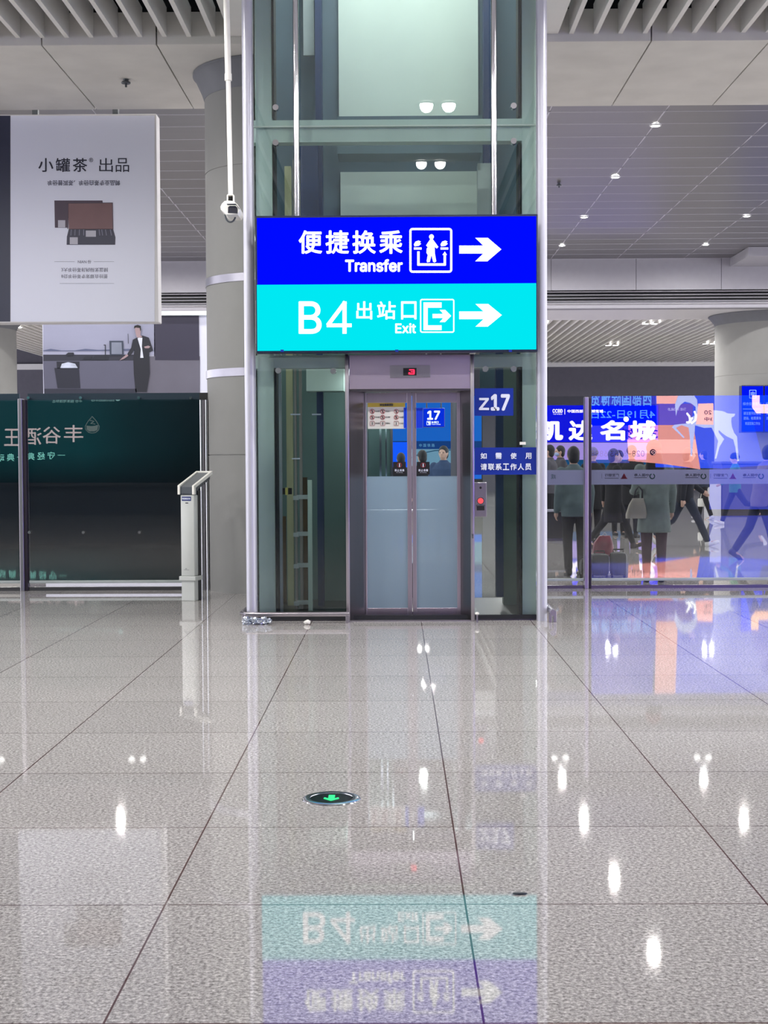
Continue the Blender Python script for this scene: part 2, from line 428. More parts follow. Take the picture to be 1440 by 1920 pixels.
# ------------------------------------------------------------------ columns
def column(cx, cy, r, z1, label, rings, lip=.13, seams=()):
    t = thing('round_column', label, 'column', (cx, cy, 0))
    prof = [(r, 0)]
    for z in sorted(seams): prof += [(r, z-.006), (r-.008, z-.004), (r-.008, z+.004), (r, z+.006)]
    prof += [(r, z1-.02)]
    MB().lathe(prof, (cx, cy, 0), 96).build('shaft', M_col, t, 'auto')
    MB().lathe([(r+.004, z1-.30), (r+.03, z1-.22), (r+lip*.8, z1-.06), (r+lip, z1-.035), (r+lip, z1-.005)], (cx, cy, 0), 96).build('collar', M_coldark, t, 'auto')
    for z, h in rings:
        MB().lathe([(r+.001, z), (r+.012, z), (r+.012, z+h), (r+.001, z+h)], (cx, cy, 0), 96, caps=False).build('steel_band', M_band_steel, t, 'auto')
    return t
z = lambda py, Y: P(430, py, Y).z
column(-1.36, 16.42, .80, 5.85, 'grey concrete round column behind the lift, with two steel bands', [(z(705, 15.75), z(690, 15.75)-z(705, 15.75)), (z(528, 15.75), z(513, 15.75)-z(528, 15.75))], .13, [z(853, 15.75), z(310, 15.75)])
column(11.4, 43.0, 1.78, 5.72, 'thick grey round column beside the blue hanging notice board', [], .2, [3.9])
column(-13.25, 43.0, 1.78, 5.72, 'pale round column far behind, by the kitchen advert', [], .2)
# white pier and dark counter seen through the right glass
o = MB().bpx(1330, 884, 1352, 972, 35.6, 36.2).build('white_pier', M_white); tag(o, 'narrow white square pier standing before the thick round column', 'pier')
t = thing('service_counter', 'tall dark grey service counter beyond the glass screen', 'counter', (9.0, 36, 0))
a = P(1353, 971, 35.8).x; b = P(1450, 971, 35.8).x
MB().box(a, b, 35.8, 36.8, 0, 1.32, .02).build('body', mk('counter_grey', C(78, 72, 80), .4), t)
MB().box(a-.03, b+.03, 35.75, 36.85, 1.32, 1.38, .01).build('top', M_darkwall, t)
# ------------------------------------------------------------------ downlights
def downlight(x, y, z, watts, label, group, twin=False, r=.085, proto={}):
    key = (twin, watts, r)
    if key in proto: return copy_tree(proto[key], loc=(x, y, z), label=label)
    t = thing('ceiling_downlight', label, 'ceiling light', (x, y, z), group)
    for dx in ((-.14, .14) if twin else (0,)):
        MB().lathe([(r+.025, 0), (r+.025, -.02), (r, -.02), (r, 0)], (x+dx, y, z), 24, caps=False).build('frame', M_white, t)
        MB().lathe([(r, -.012), (r*.7, -.022), (.004, -.026)], (x+dx, y, z), 24).build('lens', M_lamp, t)
    ld = bpy.data.lights.new('lamp', 'SPOT'); ld.energy = watts*PI*2.2/(2 if twin else 1); ld.color = LIGHT_COL; ld.spot_size = math.radians(174); ld.spot_blend = .35; ld.shadow_soft_size = .08
    for dx in ((-.14, .14) if twin else (0,)):
        lo = bpy.data.objects.new('lamp', ld); COL.objects.link(lo); lo.parent = t; lo.location = (dx, 0, -.035)
    proto[key] = t
    return t
for yy in (-2.4, 1.1, 4.6, 8.1, 11.6):
    for i, xx in enumerate((-9.9, -6.4, -2.96, .54, 4.0, 7.5) if 2 < yy < 11 else (-9.9, -6.4, -2.96, 4.0, 7.5) if yy < 2 else (-9.9, -6.4, -3.6, 3.6, 6.4, 9.9)):
        downlight(xx, yy, 5.92, HALL_W[yy], 'twin downlight hanging in the louvred ceiling above the concourse', 'twin downlights in the near louvred ceiling', True)
for j, yy in enumerate((19.8, 24.3, 28.7, 33.4, 37.8)):
    for i, xx in enumerate((-10.3, -6.55, -2.9, .7, 4.40, 8.17, 12)):
        downlight(xx, yy, ZC-.01, FAR_W, 'round white downlight glowing in the metal plank ceiling', 'downlights in the metal plank ceiling', r=.075)
for xx, yy in ((7.98, 45), (8.08, 53.5), (11.6, 53.0), (4.5, 45), (4.5, 53.5), (1, 45), (1, 53.5), (-4, 45), (-9.5, 53.5), (-12, 45)):
    downlight(xx, yy, 5.70, LOW_W, 'twin downlight in the slatted lower ceiling at the back', 'twin downlights in the lower slatted ceiling', True, .1)
# smoke and sprinkler heads
def sprinkler(x, y, z, label):
    t = thing('sprinkler', label, 'sprinkler', (x, y, z))
    MB().lathe([(.035, 0), (.03, -.02), (.012, -.03), (.012, -.09)], (x, y, z), 16).build('stem', M_dgrey, t)
    MB().lathe([(.05, -.03), (.055, -.04), (.05, -.05)], (x, y, z), 20).build('deflector', M_dgrey, t)
p = P(236, 148, 16.5); sprinkler(p.x, 16.5, 5.85, 'small dark sprinkler head under the concrete ceiling beam')
p = P(1058, 350, 28.5); sprinkler(p.x, 29.4, ZC, 'small detector head in the metal plank ceiling')

# ------------------------------------------------------------------ lift shaft
YF = 13.0
XL, XR = P(472.5, 1160, YF).x, P(1016, 1160, YF).x
LZ = lambda py: P(743, py, YF).z
LX = lambda px, py=950: P(px, py, YF).x
ZT = 8.3
lift = thing('glass_lift_shaft', 'tall glass lift shaft with silver corner posts in the hall centre', 'lift', ((XL+XR)/2, 14.0, 0))
for x in (XL, XR):
    MB().tube((x, YF, 0), (x, YF, ZT), .049, n=32).build('corner_post', M_pillar, lift, 'auto')
for x in (XL+.01, XR-.01):
    MB().tube((x, 15.05, 0), (x, 15.05, ZT), .049, n=32).build('corner_post', M_pillar, lift, 'auto')
gx0, gx1 = XL+.045, XR-.045
zj = LZ(234)
YG = 13.03
def pane(x0, x1, z0, z1, fix, y=YG, mat=M_liftglass, t=.012):
    o = MB().box(x0, x1, y, y+t, z0, z1).build('glass_pane', mat, lift)
    for fx, fy in fix:
        q = P(fx, fy, y)
        f = MB().tube((q.x, y-.02, q.z), (q.x, y+.05, q.z), .027, n=20).build('glass_fixing', M_chrome, o, 'auto')
    return o
xl0, xl1 = gx0, LX(650); xr0, xr1 = LX(888), gx1
pane(xl0, xl1, .05, LZ(664), [(522, 695), (625, 696)])
pane(xr0, xr1, .05, LZ(664), [(910, 692), (963, 692)])
pane(gx0, gx1, LZ(662), zj-.006, [(517, 268), (963, 265)])
pane(gx0, gx1, zj+.006, ZT, [(517, 202), (963, 199)])
for x in (gx0, gx1-.012): MB().box(x, x+.012, 13.1, 15.0, .05, ZT).build('side_glass', M_liftglass, lift)
# teal steel frame behind the glass
m = MB()
for a, b in ((482, 514), (979, 1007)): m.box(LX(a)+.01, LX(b)-.0, 13.09, 13.27, 0, ZT)
m.box(gx0, gx1, 13.094, 13.24, zj-.13, zj+.07); m.box(gx0, gx1, 13.094, 13.24, LZ(688), LZ(664)); m.box(gx0, gx1, 13.09, 13.22, LZ(640), LZ(560))
m.build('shaft_frame', M_tealframe, lift)
m = MB()
for a in (515, 974): m.box(LX(a), LX(a+4), 13.07, 13.3, 0.02, LZ(688)); m.box(LX(a), LX(a+4), 13.07, 13.3, zj+.09, ZT); m.box(LX(a), LX(a+4), 13.07, 13.3, 3.0, zj-.15)
m.box(gx0, gx1, YG-.005, YG+.02, .012, .05)
m.build('rubber_seal', M_rubber, lift)
m = MB().box(gx0, gx1, YG+.02, YG+.05, zj-.004, zj+.012); m.build('joint_seal', M_pale, lift)
# chrome hanger tubes in front of the glass
for px in (555.5, 926):
    x = P(px, 200, 12.88).x
    MB().tube((x, 12.88, P(743, 403, 12.88).z-.2), (x, 12.88, ZT), .026, n=24).build('hanger_tube', M_chrome, lift, 'auto')
# back wall of the shaft
YB = 14.95
BX = lambda px: P(px, 300, YB).x
BZ = lambda py: P(743, py, YB).z
m = MB()
m.box(BX(636), BX(897), YB, YB+.05, BZ(250), ZT); m.box(BX(638), BX(895), YB, YB+.05, 2.6, BZ(322))
m.build('back_panel', M_pale, lift)
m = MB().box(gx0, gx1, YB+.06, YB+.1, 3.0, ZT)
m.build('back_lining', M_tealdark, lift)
m = MB().box(BX(560), BX(600), YB-.4, YB-.1, BZ(415), BZ(285)).box(BX(595), BX(606), YB-.3, YB, 3, ZT).box(BX(905), BX(920), YB-.2, YB, 3, ZT)
m.build('dark_channel', M_navy, lift)
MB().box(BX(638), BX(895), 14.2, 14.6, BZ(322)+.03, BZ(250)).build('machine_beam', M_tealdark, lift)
m = MB().box(BX(572), BX(592), YB-.15, YB-.1, BZ(110), ZT).box(BX(892), BX(918), YB-.35, YB-.2, 2.9, BZ(320))
m.build('cable_trunking', M_railgrey, lift)
# lamp and glow tube added in the shaft head to brighten its back
sl = MB().box(-.55, .55, 13.45, 13.55, 8.1, 8.16).build('added_glow_tube', emi('fill_tube_glow', (.92, 1, .97, 1), 14), lift)
ad_ = bpy.data.lights.new('shaft_fill_light', 'AREA'); ad_.shape = 'RECTANGLE'; ad_.size = 1.6; ad_.size_y = .8; ad_.energy = 42; ad_.color = (1, 1, .95)
ao = bpy.data.objects.new('shaft_fill_light', ad_); COL.objects.link(ao); ao.parent = lift; ao.location = Vector((0, 13.35, 7.9)) - OFF[lift.name]; ao.rotation_euler = (math.radians(32), 0, 0)
# rails and trays inside, left of the car
m = MB(); R_ = lambda px, Y: P(px, 950, Y).x
def vbar(mb, a, b, Y, d, z0, z1): mb.box(R_(a, Y), R_(b, Y), Y, Y+d, z0, z1)
vbar(m, 515, 529, 13.35, .06, .05, 2.9); m.build('vertical_channel', M_railgrey, lift)
m = MB(); vbar(m, 538, 550, 14.3, .1, .0, 4.4); m.build('guide_rail', M_olive, lift)
m = MB(); vbar(m, 553, 557, 14.0, .06, .0, 4.4); vbar(m, 562, 567, 14.0, .06, .0, 4.4); m.build('counterweight_rail', mk('rail_brown_grey', C(150, 144, 140), .4, .4), lift)
m = MB()
for py in (932, 1001, 1060, 1130):
    q = P(570, py, 13.9)
    m.box(R_(556, 13.9), R_(584, 13.9), 13.9, 13.95, q.z-.02, q.z+.02); m.box(R_(550, 13.9), R_(560, 13.9), 13.88, 13.92, q.z-.028, q.z+.012)
m.build('rail_bracket', M_railgrey, lift)
m = MB(); vbar(m, 577, 585, 13.8, .04, .0, P(580, 900, 13.8).z); m.build('cable_tray', mk('tray', C(178, 198, 190), .5), lift)
m = MB(); vbar(m, 568, 576, 14.4, .05, .0, P(580, 895, 14.4).z); m.build('hanging_cable_bundle', M_brown, lift)
m = MB(); vbar(m, 530, 536, 14.5, .04, 0, P(580, 968, 14.5).z); m.build('timber_strip', M_brown, lift)
m = MB(); vbar(m, 595, 607, 14.2, .1, 0, 3.0); m.build('car_guide_channel', M_navy, lift)
m = MB()
for a, b, py in ((546, 564, 777), (586, 603, 777), (548, 563, 860)):
    q = P(a, py, 13.5); m.box(R_(a, 13.5), R_(b, 13.5), 13.5, 13.52, q.z-.006, q.z+.006)
m.build('cross_wire', M_signwhite, lift)
q = P(538, 921, 13.5)
MB().box(q.x-.012, q.x+.012, 13.45, 13.5, q.z-.035, q.z+.035, .004).build('limit_switch', mk('yellow', C(214, 204, 110), .4), lift)
MB().box(q.x-.045, q.x+.045, 13.5, 13.54, q.z-.03, q.z+.03, .004).build('switch_bracket', M_black, lift)
MB().box(R_(576, 14.0), R_(646, 14.0), 14.0, 14.3, P(600, 733, 14.0).z, P(600, 690, 14.0).z).build('car_top_box', M_tealframe, lift)
m = MB().box(gx0, R_(735, 14.95), 14.9, 14.94, .0, 2.9).box(R_(608, 14.85), R_(648, 14.85), 14.8, 14.85, 0, 2.9)
m.build('rear_lining', mk('dark_green_panel', C(96, 120, 118), .5, var=.15, scale=1.2), lift)
# right of the car
m = MB(); vbar(m, 930, 944, 13.8, .12, .14, 3.0); vbar(m, 970, 974, 13.3, .1, .1, 3.0); m.build('right_guide_channel', M_navy, lift)
m = MB(); vbar(m, 944, 980, 14.3, .2, 0, 3.0); m.build('grey_lining', mk('lining_grey', C(104, 118, 112), .5), lift)
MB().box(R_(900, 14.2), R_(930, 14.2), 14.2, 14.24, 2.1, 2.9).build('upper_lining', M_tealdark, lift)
MB().box(gx0, gx1, 13.05, 15.05, -.0, .012).build('pit_cover', M_steeldark, lift)

# car seen through the door
car = thing('lift_car', 'glass lift car standing behind the closed lift doors', 'lift car', (0, 14, 0.02))
ca, cb_ = LX(676), LX(868)
m = MB().box(ca, ca+.04, 13.42, 14.8, .04, 2.35).box(cb_-.04, cb_, 13.42, 14.8, .04, 2.35).box(ca, cb_, 14.76, 14.8, .04, .4).box(ca, cb_, 14.76, 14.8, 2.2, 2.35)
m.box(R_(733, 14.75), R_(737, 14.75), 14.74, 14.78, .3, 2.3)
m.build('car_frame', M_steeldark, car)
MB().box(ca, R_(733, 14.78), 14.78, 14.79, .4, 2.2).build('back_side_panel', mk('car_panel', C(58, 76, 74), .4), car)
m = MB(); vbar(m, 712, 716, 14.6, .03, .3, 2.2); vbar(m, 723, 726, 14.6, .03, .3, 2.2); m.build('car_rail', M_chrome, car)
MB().box(ca, cb_, 13.42, 14.8, 2.35, 2.42).build('car_roof', M_steeldark, car)
MB().box(ca, cb_, 13.42, 14.8, .0201, .04).build('car_floor', M_steeldark, car)
MB().tube((ca+.06, 14.68, .95), (cb_-.06, 14.68, .95), .018, n=16).build('handrail', M_chrome, car, 'auto')

MB().box(-.45, .45, 13.7, 14.5, 2.335, 2.349).build('added_glow_panel', emi('car_fill_glow', (.9, 1, .98, 1), 2.5), car)  # glow panel and lamp added to lighten the car and frosted doors
cl_ = bpy.data.lights.new('car_fill_light', 'AREA'); cl_.shape = 'RECTANGLE'; cl_.size = .8; cl_.size_y = .7; cl_.energy = 26; cl_.color = (.88, 1, .97)
co_ = bpy.data.objects.new('car_fill_light', cl_); COL.objects.link(co_); co_.parent = car; co_.location = Vector((0, 14.1, 2.33)) - OFF[car.name]

# steel portal with two glass door leaves
portal = thing('lift_entrance', 'brushed steel lift entrance frame with sliding glass doors', 'lift entrance', (0, 13, 0))
YD = 13.20
m = MB()
m.bpx(648, 664, 655, 1164, 12.95, 13.1, .004); m.bpx(882.5, 664, 889.5, 1164, 12.95, 13.1, .004)
m.build('door_frame', M_steel, portal, 'auto')
MB().bpx(655, 665, 882.5, 729, 12.965, 13.12, .003).build('header_panel', mk('steel_header', C(200, 186, 204), .33, metal=.85, var=.04, scale=10, stretch=(.1, 1, 1)), portal)
# splayed jambs
m = MB(); zt = LZ(729)
for a, b in ((654, P(684, 950, YD).x), (883, P(864, 950, YD).x)):
    xa = P(a, 950, 12.96).x
    vs = [m.bm.verts.new(v) for v in ((xa, 12.96, 0), (b, YD, 0), (b, YD+.03, 0), (xa, 12.99, 0), (xa, 12.96, zt), (b, YD, zt), (b, YD+.03, zt), (xa, 12.99, zt))]
    for f in ((0, 1, 2, 3), (4, 5, 6, 7), (0, 1, 5, 4), (1, 2, 6, 5), (2, 3, 7, 6), (3, 0, 4, 7)): m.bm.faces.new([vs[i] for i in f])
m.build('jamb', M_steeldark, portal)
MB().box(P(654, 900, 12.96).x, P(883, 900, 12.96).x, 12.98, 13.3, zt-.02, zt).build('head_lining', M_steeldark, portal)
MB().box(P(650, 1160, 12.96).x, P(887, 1160, 12.96).x, 12.96, 13.35, 0.0, .012).build('threshold', M_steel, portal)
DZ = lambda py: P(775, py, YD).z
DX = lambda px: P(px, 950, YD).x
z0, z1 = .012, DZ(736)
doors = []
for (a, b, ia, ib) in ((684.5, 772.5, 688, 764), (773.5, 864, 781, 857)):
    m = MB()
    m.box(DX(a), DX(ia), YD, YD+.04, z0, z1, .003).box(DX(ib), DX(b), YD, YD+.04, z0, z1, .003)
    m.box(DX(ia), DX(ib), YD, YD+.04, z0, DZ(1140), .003).box(DX(ia), DX(ib), YD, YD+.04, DZ(755), z1, .003)
    d = m.build('door_leaf', mk('door_steel', C(196, 184, 196), .3, metal=.9, var=.06, scale=8, stretch=(1, 1, .06)), portal)
    MB().box(DX(ia), DX(ib), YD+.015, YD+.025, DZ(893), DZ(755)).build('clear_glass', M_doorglass, d)
    MB().box(DX(ia), DX(ib), YD+.015, YD+.025, DZ(1140), DZ(893)).build('frosted_glass', M_frost, d)
    doors.append(d)
# display above the door
t = thing('floor_display', 'small steel floor indicator with a red digit above the lift doors', 'indicator', P(768, 708, 12.95))
MB().bpx(731, 685, 807, 708, 12.955, 12.966, .001).build('plate', M_steel, t)
DP = Plane(12.952)
MB().bpx(756, 690, 781, 704, 12.952, 12.956).build('screen', M_black, t)
m = MB().stroke(DP, [(768, 693.5), (776, 693.5), (776.5, 697), (776, 701), (768.5, 701)], 2.2).stroke(DP, [(771, 697.2), (776, 697.2)], 1.8).rect(DP, 766, 698, 769, 702)
m.build('red_digit', emi('red_digit', (1, .02, .06, 1), 2.4), t)

# ------------------------------------------------------------------ the big lit sign
SP = Plane(12.70)
t = thing('lit_direction_sign', 'large lit blue and turquoise direction sign hung on the lift shaft', 'sign', P(743, 661, 12.75))
MB().bpx(479, 403, 1008.5, 660.5, 12.71, 12.85, .006).build('housing', mk('sign_case', C(20, 28, 60), .4), t)
E_blue = emi('lit_blue', (0.0, 0.003, .95, 1), .85); E_cyan = emi('lit_cyan', (0.0, .76, .84, 1), .84); E_white = emi('lit_white', (.96, 1, 1, 1), 1.25)
blue = MB().bpx(482, 407, 1005.5, 532.5, 12.703, 12.712).build('blue_panel', E_blue, t)
cyan = MB().bpx(482, 532.5, 1005.5, 656.5, 12.703, 12.712).build('turquoise_panel', E_cyan, t)
def arrow(m, pl, x0, y0, x1, y1, lay=0, th=.003):
    w, h = x1-x0, y1-y0; my = (y0+y1)/2
    pts = [(0, .33), (.57, .33), (.38, 0), (.68, 0), (1, .49), (.67, 1), (.38, 1), (.57, .67), (0, .67)]
    return m.prism(pl, [(x0+w*a, y0+h*b) for a, b in pts], lay, th)
m = MB()
for k, ch in enumerate('便捷换乘'): m.text(SP, ch, 560+k*50.3, 432, 604+k*50.3, 476, bold=.022)
m.text(SP, 'Transfer', 647, 486, 755, 510, bold=.028)
m.build('transfer_lettering', E_white, blue)
m = MB().rring(SP, 767.5, 427.5, 848, 511.5, 6, 4)
m.disc(SP, 809, 444, 4.6)
m.prism(SP, [(807, 448), (811, 448), (822, 463), (819, 466), (815, 463), (815.5, 476), (818, 490), (815, 492), (812, 491), (809, 478), (806, 491), (801, 492), (800, 489), (802, 478), (799.5, 474), (800, 466), (802, 464), (799, 460)])
for dx in (0, 50): m.prism(SP, [(776+dx, 458), (779+dx, 453), (785+dx, 451), (789+dx, 453), (787+dx, 456), (790+dx, 457), (785+dx, 461), (777+dx, 462)]).rect(SP, 776+dx, 464, 790.5+dx, 468)
m.stroke(SP, [(784.5, 473), (784.5, 496), (834, 496), (834, 477)], 4.6).prism(SP, [(829.5, 478), (834, 471.5), (838, 478)])
m.build('transfer_icon', E_white, blue)
arrow(MB(), SP, 861, 446, 940, 490).build('arrow', E_white, blue)
m = MB().text(SP, 'B', 560, 565, 603, 626, bold=.010)
m.stroke(SP, [(646, 568), (616, 608)], 7.4).stroke(SP, [(615, 610), (657, 610)], 7).stroke(SP, [(646, 568), (646, 623)], 7.8)
for ch, a, b in (('出', 668, 698), ('站', 707, 742), ('口', 752, 781)): m.text(SP, ch, a, 565, b, 599, bold=.016)
m.text(SP, 'Exit', 741, 606, 780, 625, bold=.022)
m.build('exit_lettering', E_white, cyan)
m = MB().rring(SP, 787.5, 560.5, 852, 624, 4, 2.4)
m.prism(SP, [(794, 567), (828, 567), (828, 577), (802, 577), (802, 610), (828, 610), (828, 619), (794, 619)]); arrow(m, SP, 811, 581, 846, 604)
m.build('exit_icon', E_white, cyan)
arrow(MB(), SP, 861, 570, 941, 612.5).build('arrow', E_white, cyan)
for px in (529, 744, 957): MB().bpx(px-3, 655.5, px+3, 660, 12.70, 12.72).build('clip', M_signblue, t)

# ------------------------------------------------------------------ plates and stickers on the lift
GP = Plane(13.018)
def plate(name, x0, y0, x1, y1, mat, label, cat, Y=13.021):
    t = thing(name, label, cat, P((x0+x1)/2, y1, Y)); MB().bpx(x0, y0, x1, y1, Y, Y+.007).build('plate', mat, t); return t
t = plate('number_sign', 890, 728, 962.5, 779.5, M_signblue, 'blue plate with z17 on the glass beside the lift door', 'sign')
m = MB().text(GP, 'z', 898, 746, 917, 769, bold=.01).text(GP, '17', 920, 739, 956, 770, bold=.035); m.build('lettering', M_signwhite, t)
t = plate('notice_sign', 890, 839, 1006, 890, M_signblue, 'blue notice plate with two lines of white characters beneath the z17 plate', 'sign')
m = MB()
for k, ch in enumerate('如需使用'): m.text(GP, ch, 901+k*28, 849, 912.5+k*28, 860.5, bold=.03)
for k, ch in enumerate('请联系工作人员'): m.text(GP, ch, 901+k*13.9, 869, 913+k*13.9, 881.5, bold=.03)
m.build('lettering', M_signwhite, t)
t = thing('door_closer_tab', 'small white tab stuck on the glass above the notice plate', 'tab', P(980, 834, 13.02))
MB().bpx(974.5, 828.5, 986, 834, 13.012, 13.03, .003).build('tab', M_whitep, t)
# call panel
t = thing('call_panel', 'steel lift call panel with a glowing red button beside the door', 'call panel', P(900, 969, 12.99))
MB().bpx(889.5, 904.5, 912.5, 969, 12.975, 13.02, .003).build('plate', M_steel, t)
q = P(901, 939, 12.975); MB().tube((q.x, 12.962, q.z), (q.x, 12.98, q.z), .026, n=24).build('button', emi('red_button', (1, .10, .12, 1), .9), t)
MB().tube((q.x, 12.966, q.z), (q.x, 12.98, q.z), .033, n=24).build('button_ring', M_chrome, t)
MB().bpx(894, 948, 908.5, 957, 12.966, 12.98, .002).build('display', M_black, t)
MB().bpx(893, 946.6, 909.5, 949, 12.964, 12.98).build('display_hood', M_chrome, t)
q = P(901, 914.5, 12.975); MB().tube((q.x, 12.97, q.z), (q.x, 12.98, q.z), .011, n=16).build('keyhole', M_black, t)
# key switch on frame
t = thing('door_switch', 'small bright latch on the lift door frame below the call panel', 'latch', P(886, 1010, 12.95))
MB().bpx(884.5, 1001, 888, 1010, 12.93, 12.96, .002).build('latch', M_chrome, t)
# prohibition notice
YS = YD+.010
NP = Plane(YS-.003)
t = thing('safety_notice', 'white safety notice with yellow heading and red pictograms on the lift door', 'notice', P(725, 804, YS))
MB().bpx(689.5, 755.5, 759.5, 804, YS, YS+.003).build('sheet', M_whitep, t)
MB().bpx(689.5, 755.5, 759.5, 763, YS-.002, YS).build('heading', mk('notice_yellow', C(205, 180, 70), .5), t)
MB().text(Plane(YS-.004), '安全乘梯须知', 712.5, 757, 737, 761.5, bold=.03).build('heading_lettering', M_dgrey, t)
m = MB(); mg = MB(); k = 0
M_red = mk('pictogram_red', C(168, 50, 60), .5)
for r_, yy in enumerate((771.5, 782.5, 794)):
    for xx in (698, 717.5, 743):
        if r_ < 2: m.rring(NP, xx-4.3, yy-4.3, xx+4.3, yy+4.3, 4.2, .9).stroke(NP, [(xx-2.8, yy-2.8), (xx+2.8, yy+2.8)], .8)
        else: m.rring(NP, xx-4.3, yy-4.3, xx+4.3, yy+4.3, .8, .5)
        mg.disc(NP, xx, yy-1.6, 1.0, n=8).rect(NP, xx-.8, yy-.6, xx+.8, yy+2.6)
        s = ['禁止拍打', '禁止扒门', '禁止推车', '禁止蹦跳', '禁止攀爬', '禁止吸烟', '请勿倚靠', '照顾老幼', '小心夹手'][k]; k += 1
        mg.text(NP, s, xx+5.5, yy-1.6, min(xx+14, 758.5), yy+.9)
m.build('red_pictograms', M_red, t); mg.build('small_lettering', M_dgrey, t)
# no-leaning stickers
for xx, side in ((737, 'far'), (781.5, 'near')):
    lab = 'black no-leaning sticker on the lift door leaf ' + ('under the safety notice' if xx < 760 else 'that shows the number 17 through its glass')
    t = thing('warning_sticker', lab, 'sticker', P(xx+12, 890, YS))
    MB().bpx(xx, 866, xx+24, 890, YS, YS+.003).build('sheet', M_black, t)
    MB().rring(NP, xx+7.5, 867.5, xx+16.5, 876.5, 4.4, .9).build('red_ring', M_red, t)
    m = MB().disc(NP, xx+12, 870, 1.2, n=8).rect(NP, xx+11, 871.3, xx+13, 875.5)
    for k, ch in enumerate('禁止倚靠'): m.text(NP, ch, xx+3+k*4.7, 879.5, xx+7+k*4.7, 884, bold=.03)
    m.text(NP, 'No Leaning', xx+6, 885, xx+18, 887); m.build('lettering', M_signwhite, t)
# blue strips
for xx0, xx1, lab in ((757, 763, 'thin bright blue strip at the edge of the safety notice'), (778, 793, 'glossy blue rounded film on the lift door beside the number 17')):
    t = thing('blue_sticker', lab, 'sticker', P(xx0, 803, YS-.004))
    MB().bpx(xx0, 764.5, xx1, 803, YS-.006, YS-.004).build('film', mk('blue_film', C(16, 60, 225), .3, var=.01), t)
    MB().rring(Plane(YS-.007), xx0, 764.5, xx1, 803, 2.4, 1.0).build('film_edge', mk('blue_edge', C(50, 110, 245), .3), t)

# ------------------------------------------------------------------ low bumper rails and rubbish on the floor
def rail(name, label, pts, posts, r=.022):
    t = thing(name, label, 'bumper rail', (pts[0][0], pts[0][1], 0))
    MB().path(pts, r, 14).build('bar', M_steel, t, 'auto')
    for x, y in posts: MB().box(x-.014, x+.014, y-.02, y+.02, 0, pts[0][2], .003).build('post', M_steel, t)
    return t
q0 = P(452, 1150, 12.86); q1 = P(655, 1150, 12.86); zr = P(743, 1151, 12.86).z
rail('bumper_rail', 'low steel bumper rail before the lift glass where foil rubbish lies', [(q0.x, 14.9, zr), (q0.x, 13.4, zr), (q0.x, 12.95, zr), (q0.x+.05, 12.87, zr), (q0.x+.15, 12.86, zr), (q1.x, 12.86, zr)], [(q0.x+.02, 12.9), (q1.x-.02, 12.86)])
q2 = P(894.5, 1146, 12.86)
t = thing('rail_stub', 'single short steel bumper post at the foot of the lift frame', 'bumper post', (q2.x, 12.86, 0))
MB().box(q2.x-.007, q2.x+.007, 12.84, 12.88, 0, zr).build('post', M_steel, t); MB().ell((q2.x, 12.86, zr), .02, .03, .014).build('cap', M_whitep, t, True)
q3 = P(1036, 1146, 12.86)
t = rail('bumper_rail', 'low steel bumper rail running back beside the silver post past the notice plate', [(q3.x, 12.8, zr+.01), (q3.x, 13.2, zr+.01), (q3.x, 14.9, zr+.01)], [(q3.x-.02, 12.86), (q3.x+.02, 12.86)], .028)
# foil rubbish
rnd = random.Random(7); M_foil = mk('foil', C(190, 198, 222), .18, metal=.8, var=.3, scale=40)
m = MB(); c0 = P(482, 1163, 12.76)
for dx, rx, rz in ((-.085, .05, .036), (-.02, .055, .030), (.05, .05, .034), (.10, .03, .022)):
    r = bmesh.ops.create_icosphere(m.bm, subdivisions=3, radius=1)
    for v in r['verts']:
        n = 1 + rnd.uniform(-.38, .38); v.co = Vector((c0.x+dx+v.co.x*rx*n, 12.76+v.co.y*.032*n, .032+max(-.031, v.co.z*rz*n)))
tag(m.build('crumpled_foil', M_foil), 'crumpled silver foil packaging lying under the bumper rail', 'rubbish')
m = MB(); c0 = P(576, 1165, 12.75); r = bmesh.ops.create_icosphere(m.bm, subdivisions=3, radius=1)
for v in m.bm.verts:
    n = 1 + rnd.uniform(-.15, .15); v.co = Vector((v.co.x*.03*n, v.co.y*.028*n, max(-.019, v.co.z*.022*n))) + Vector((c0.x, 12.75, .021))
tag(m.build('crumpled_paper', M_whitep, smooth=True), 'small white paper ball on the floor before the bumper rail', 'rubbish')

# ------------------------------------------------------------------ floor guide light
q = P(621.5, 1498, 6.2); fz = q.z; d = ray(621.5, 1498); k = -CAMH/d.z; q = Vector((d.x*k, d.y*k, 0))
t = thing('floor_guide_light', 'round steel floor light with a green arrow', 'floor light', (q.x, q.y, 0))
MB().lathe([(.128, 0), (.125, .004), (.115, .007), (.094, .006), (.093, .003)], q, 64, caps=False).build('steel_ring', M_chrome, t, 'auto')
MB().lathe([(.093, .0005), (.093, .004), (.001, .0045)], q, 64).build('black_lens', mk('black_lens', C(8, 12, 14), .15), t)
m = MB(); a = [(-.014, .05), (.014, .05), (.014, -.012), (.03, .006), (.034, -.014), (.0, -.052), (-.034, -.014), (-.03, .006), (-.014, -.012)]
va = [m.bm.verts.new((q.x+x, q.y+y, .0062)) for x, y in a]; vb = [m.bm.verts.new((q.x+x, q.y+y, .0046)) for x, y in a]
m.bm.faces.new(va); m.bm.faces.new(list(reversed(vb)))
for i in range(len(a)): m.bm.faces.new((va[i], vb[i], vb[(i+1) % 9], va[(i+1) % 9]))
m.build('green_arrow', emi('green_arrow', (.05, .85, .28, 1), 1.1), t)
# a scrap on the floor
d = ray(975, 1677); k = -CAMH/d.z
m = MB().ell((d.x*k, d.y*k, .004), .026, .008, .004); tag(m.build('floor_scrap', M_dgrey, smooth=True), 'tiny dark scrap lying on the granite floor tiles', 'scrap')

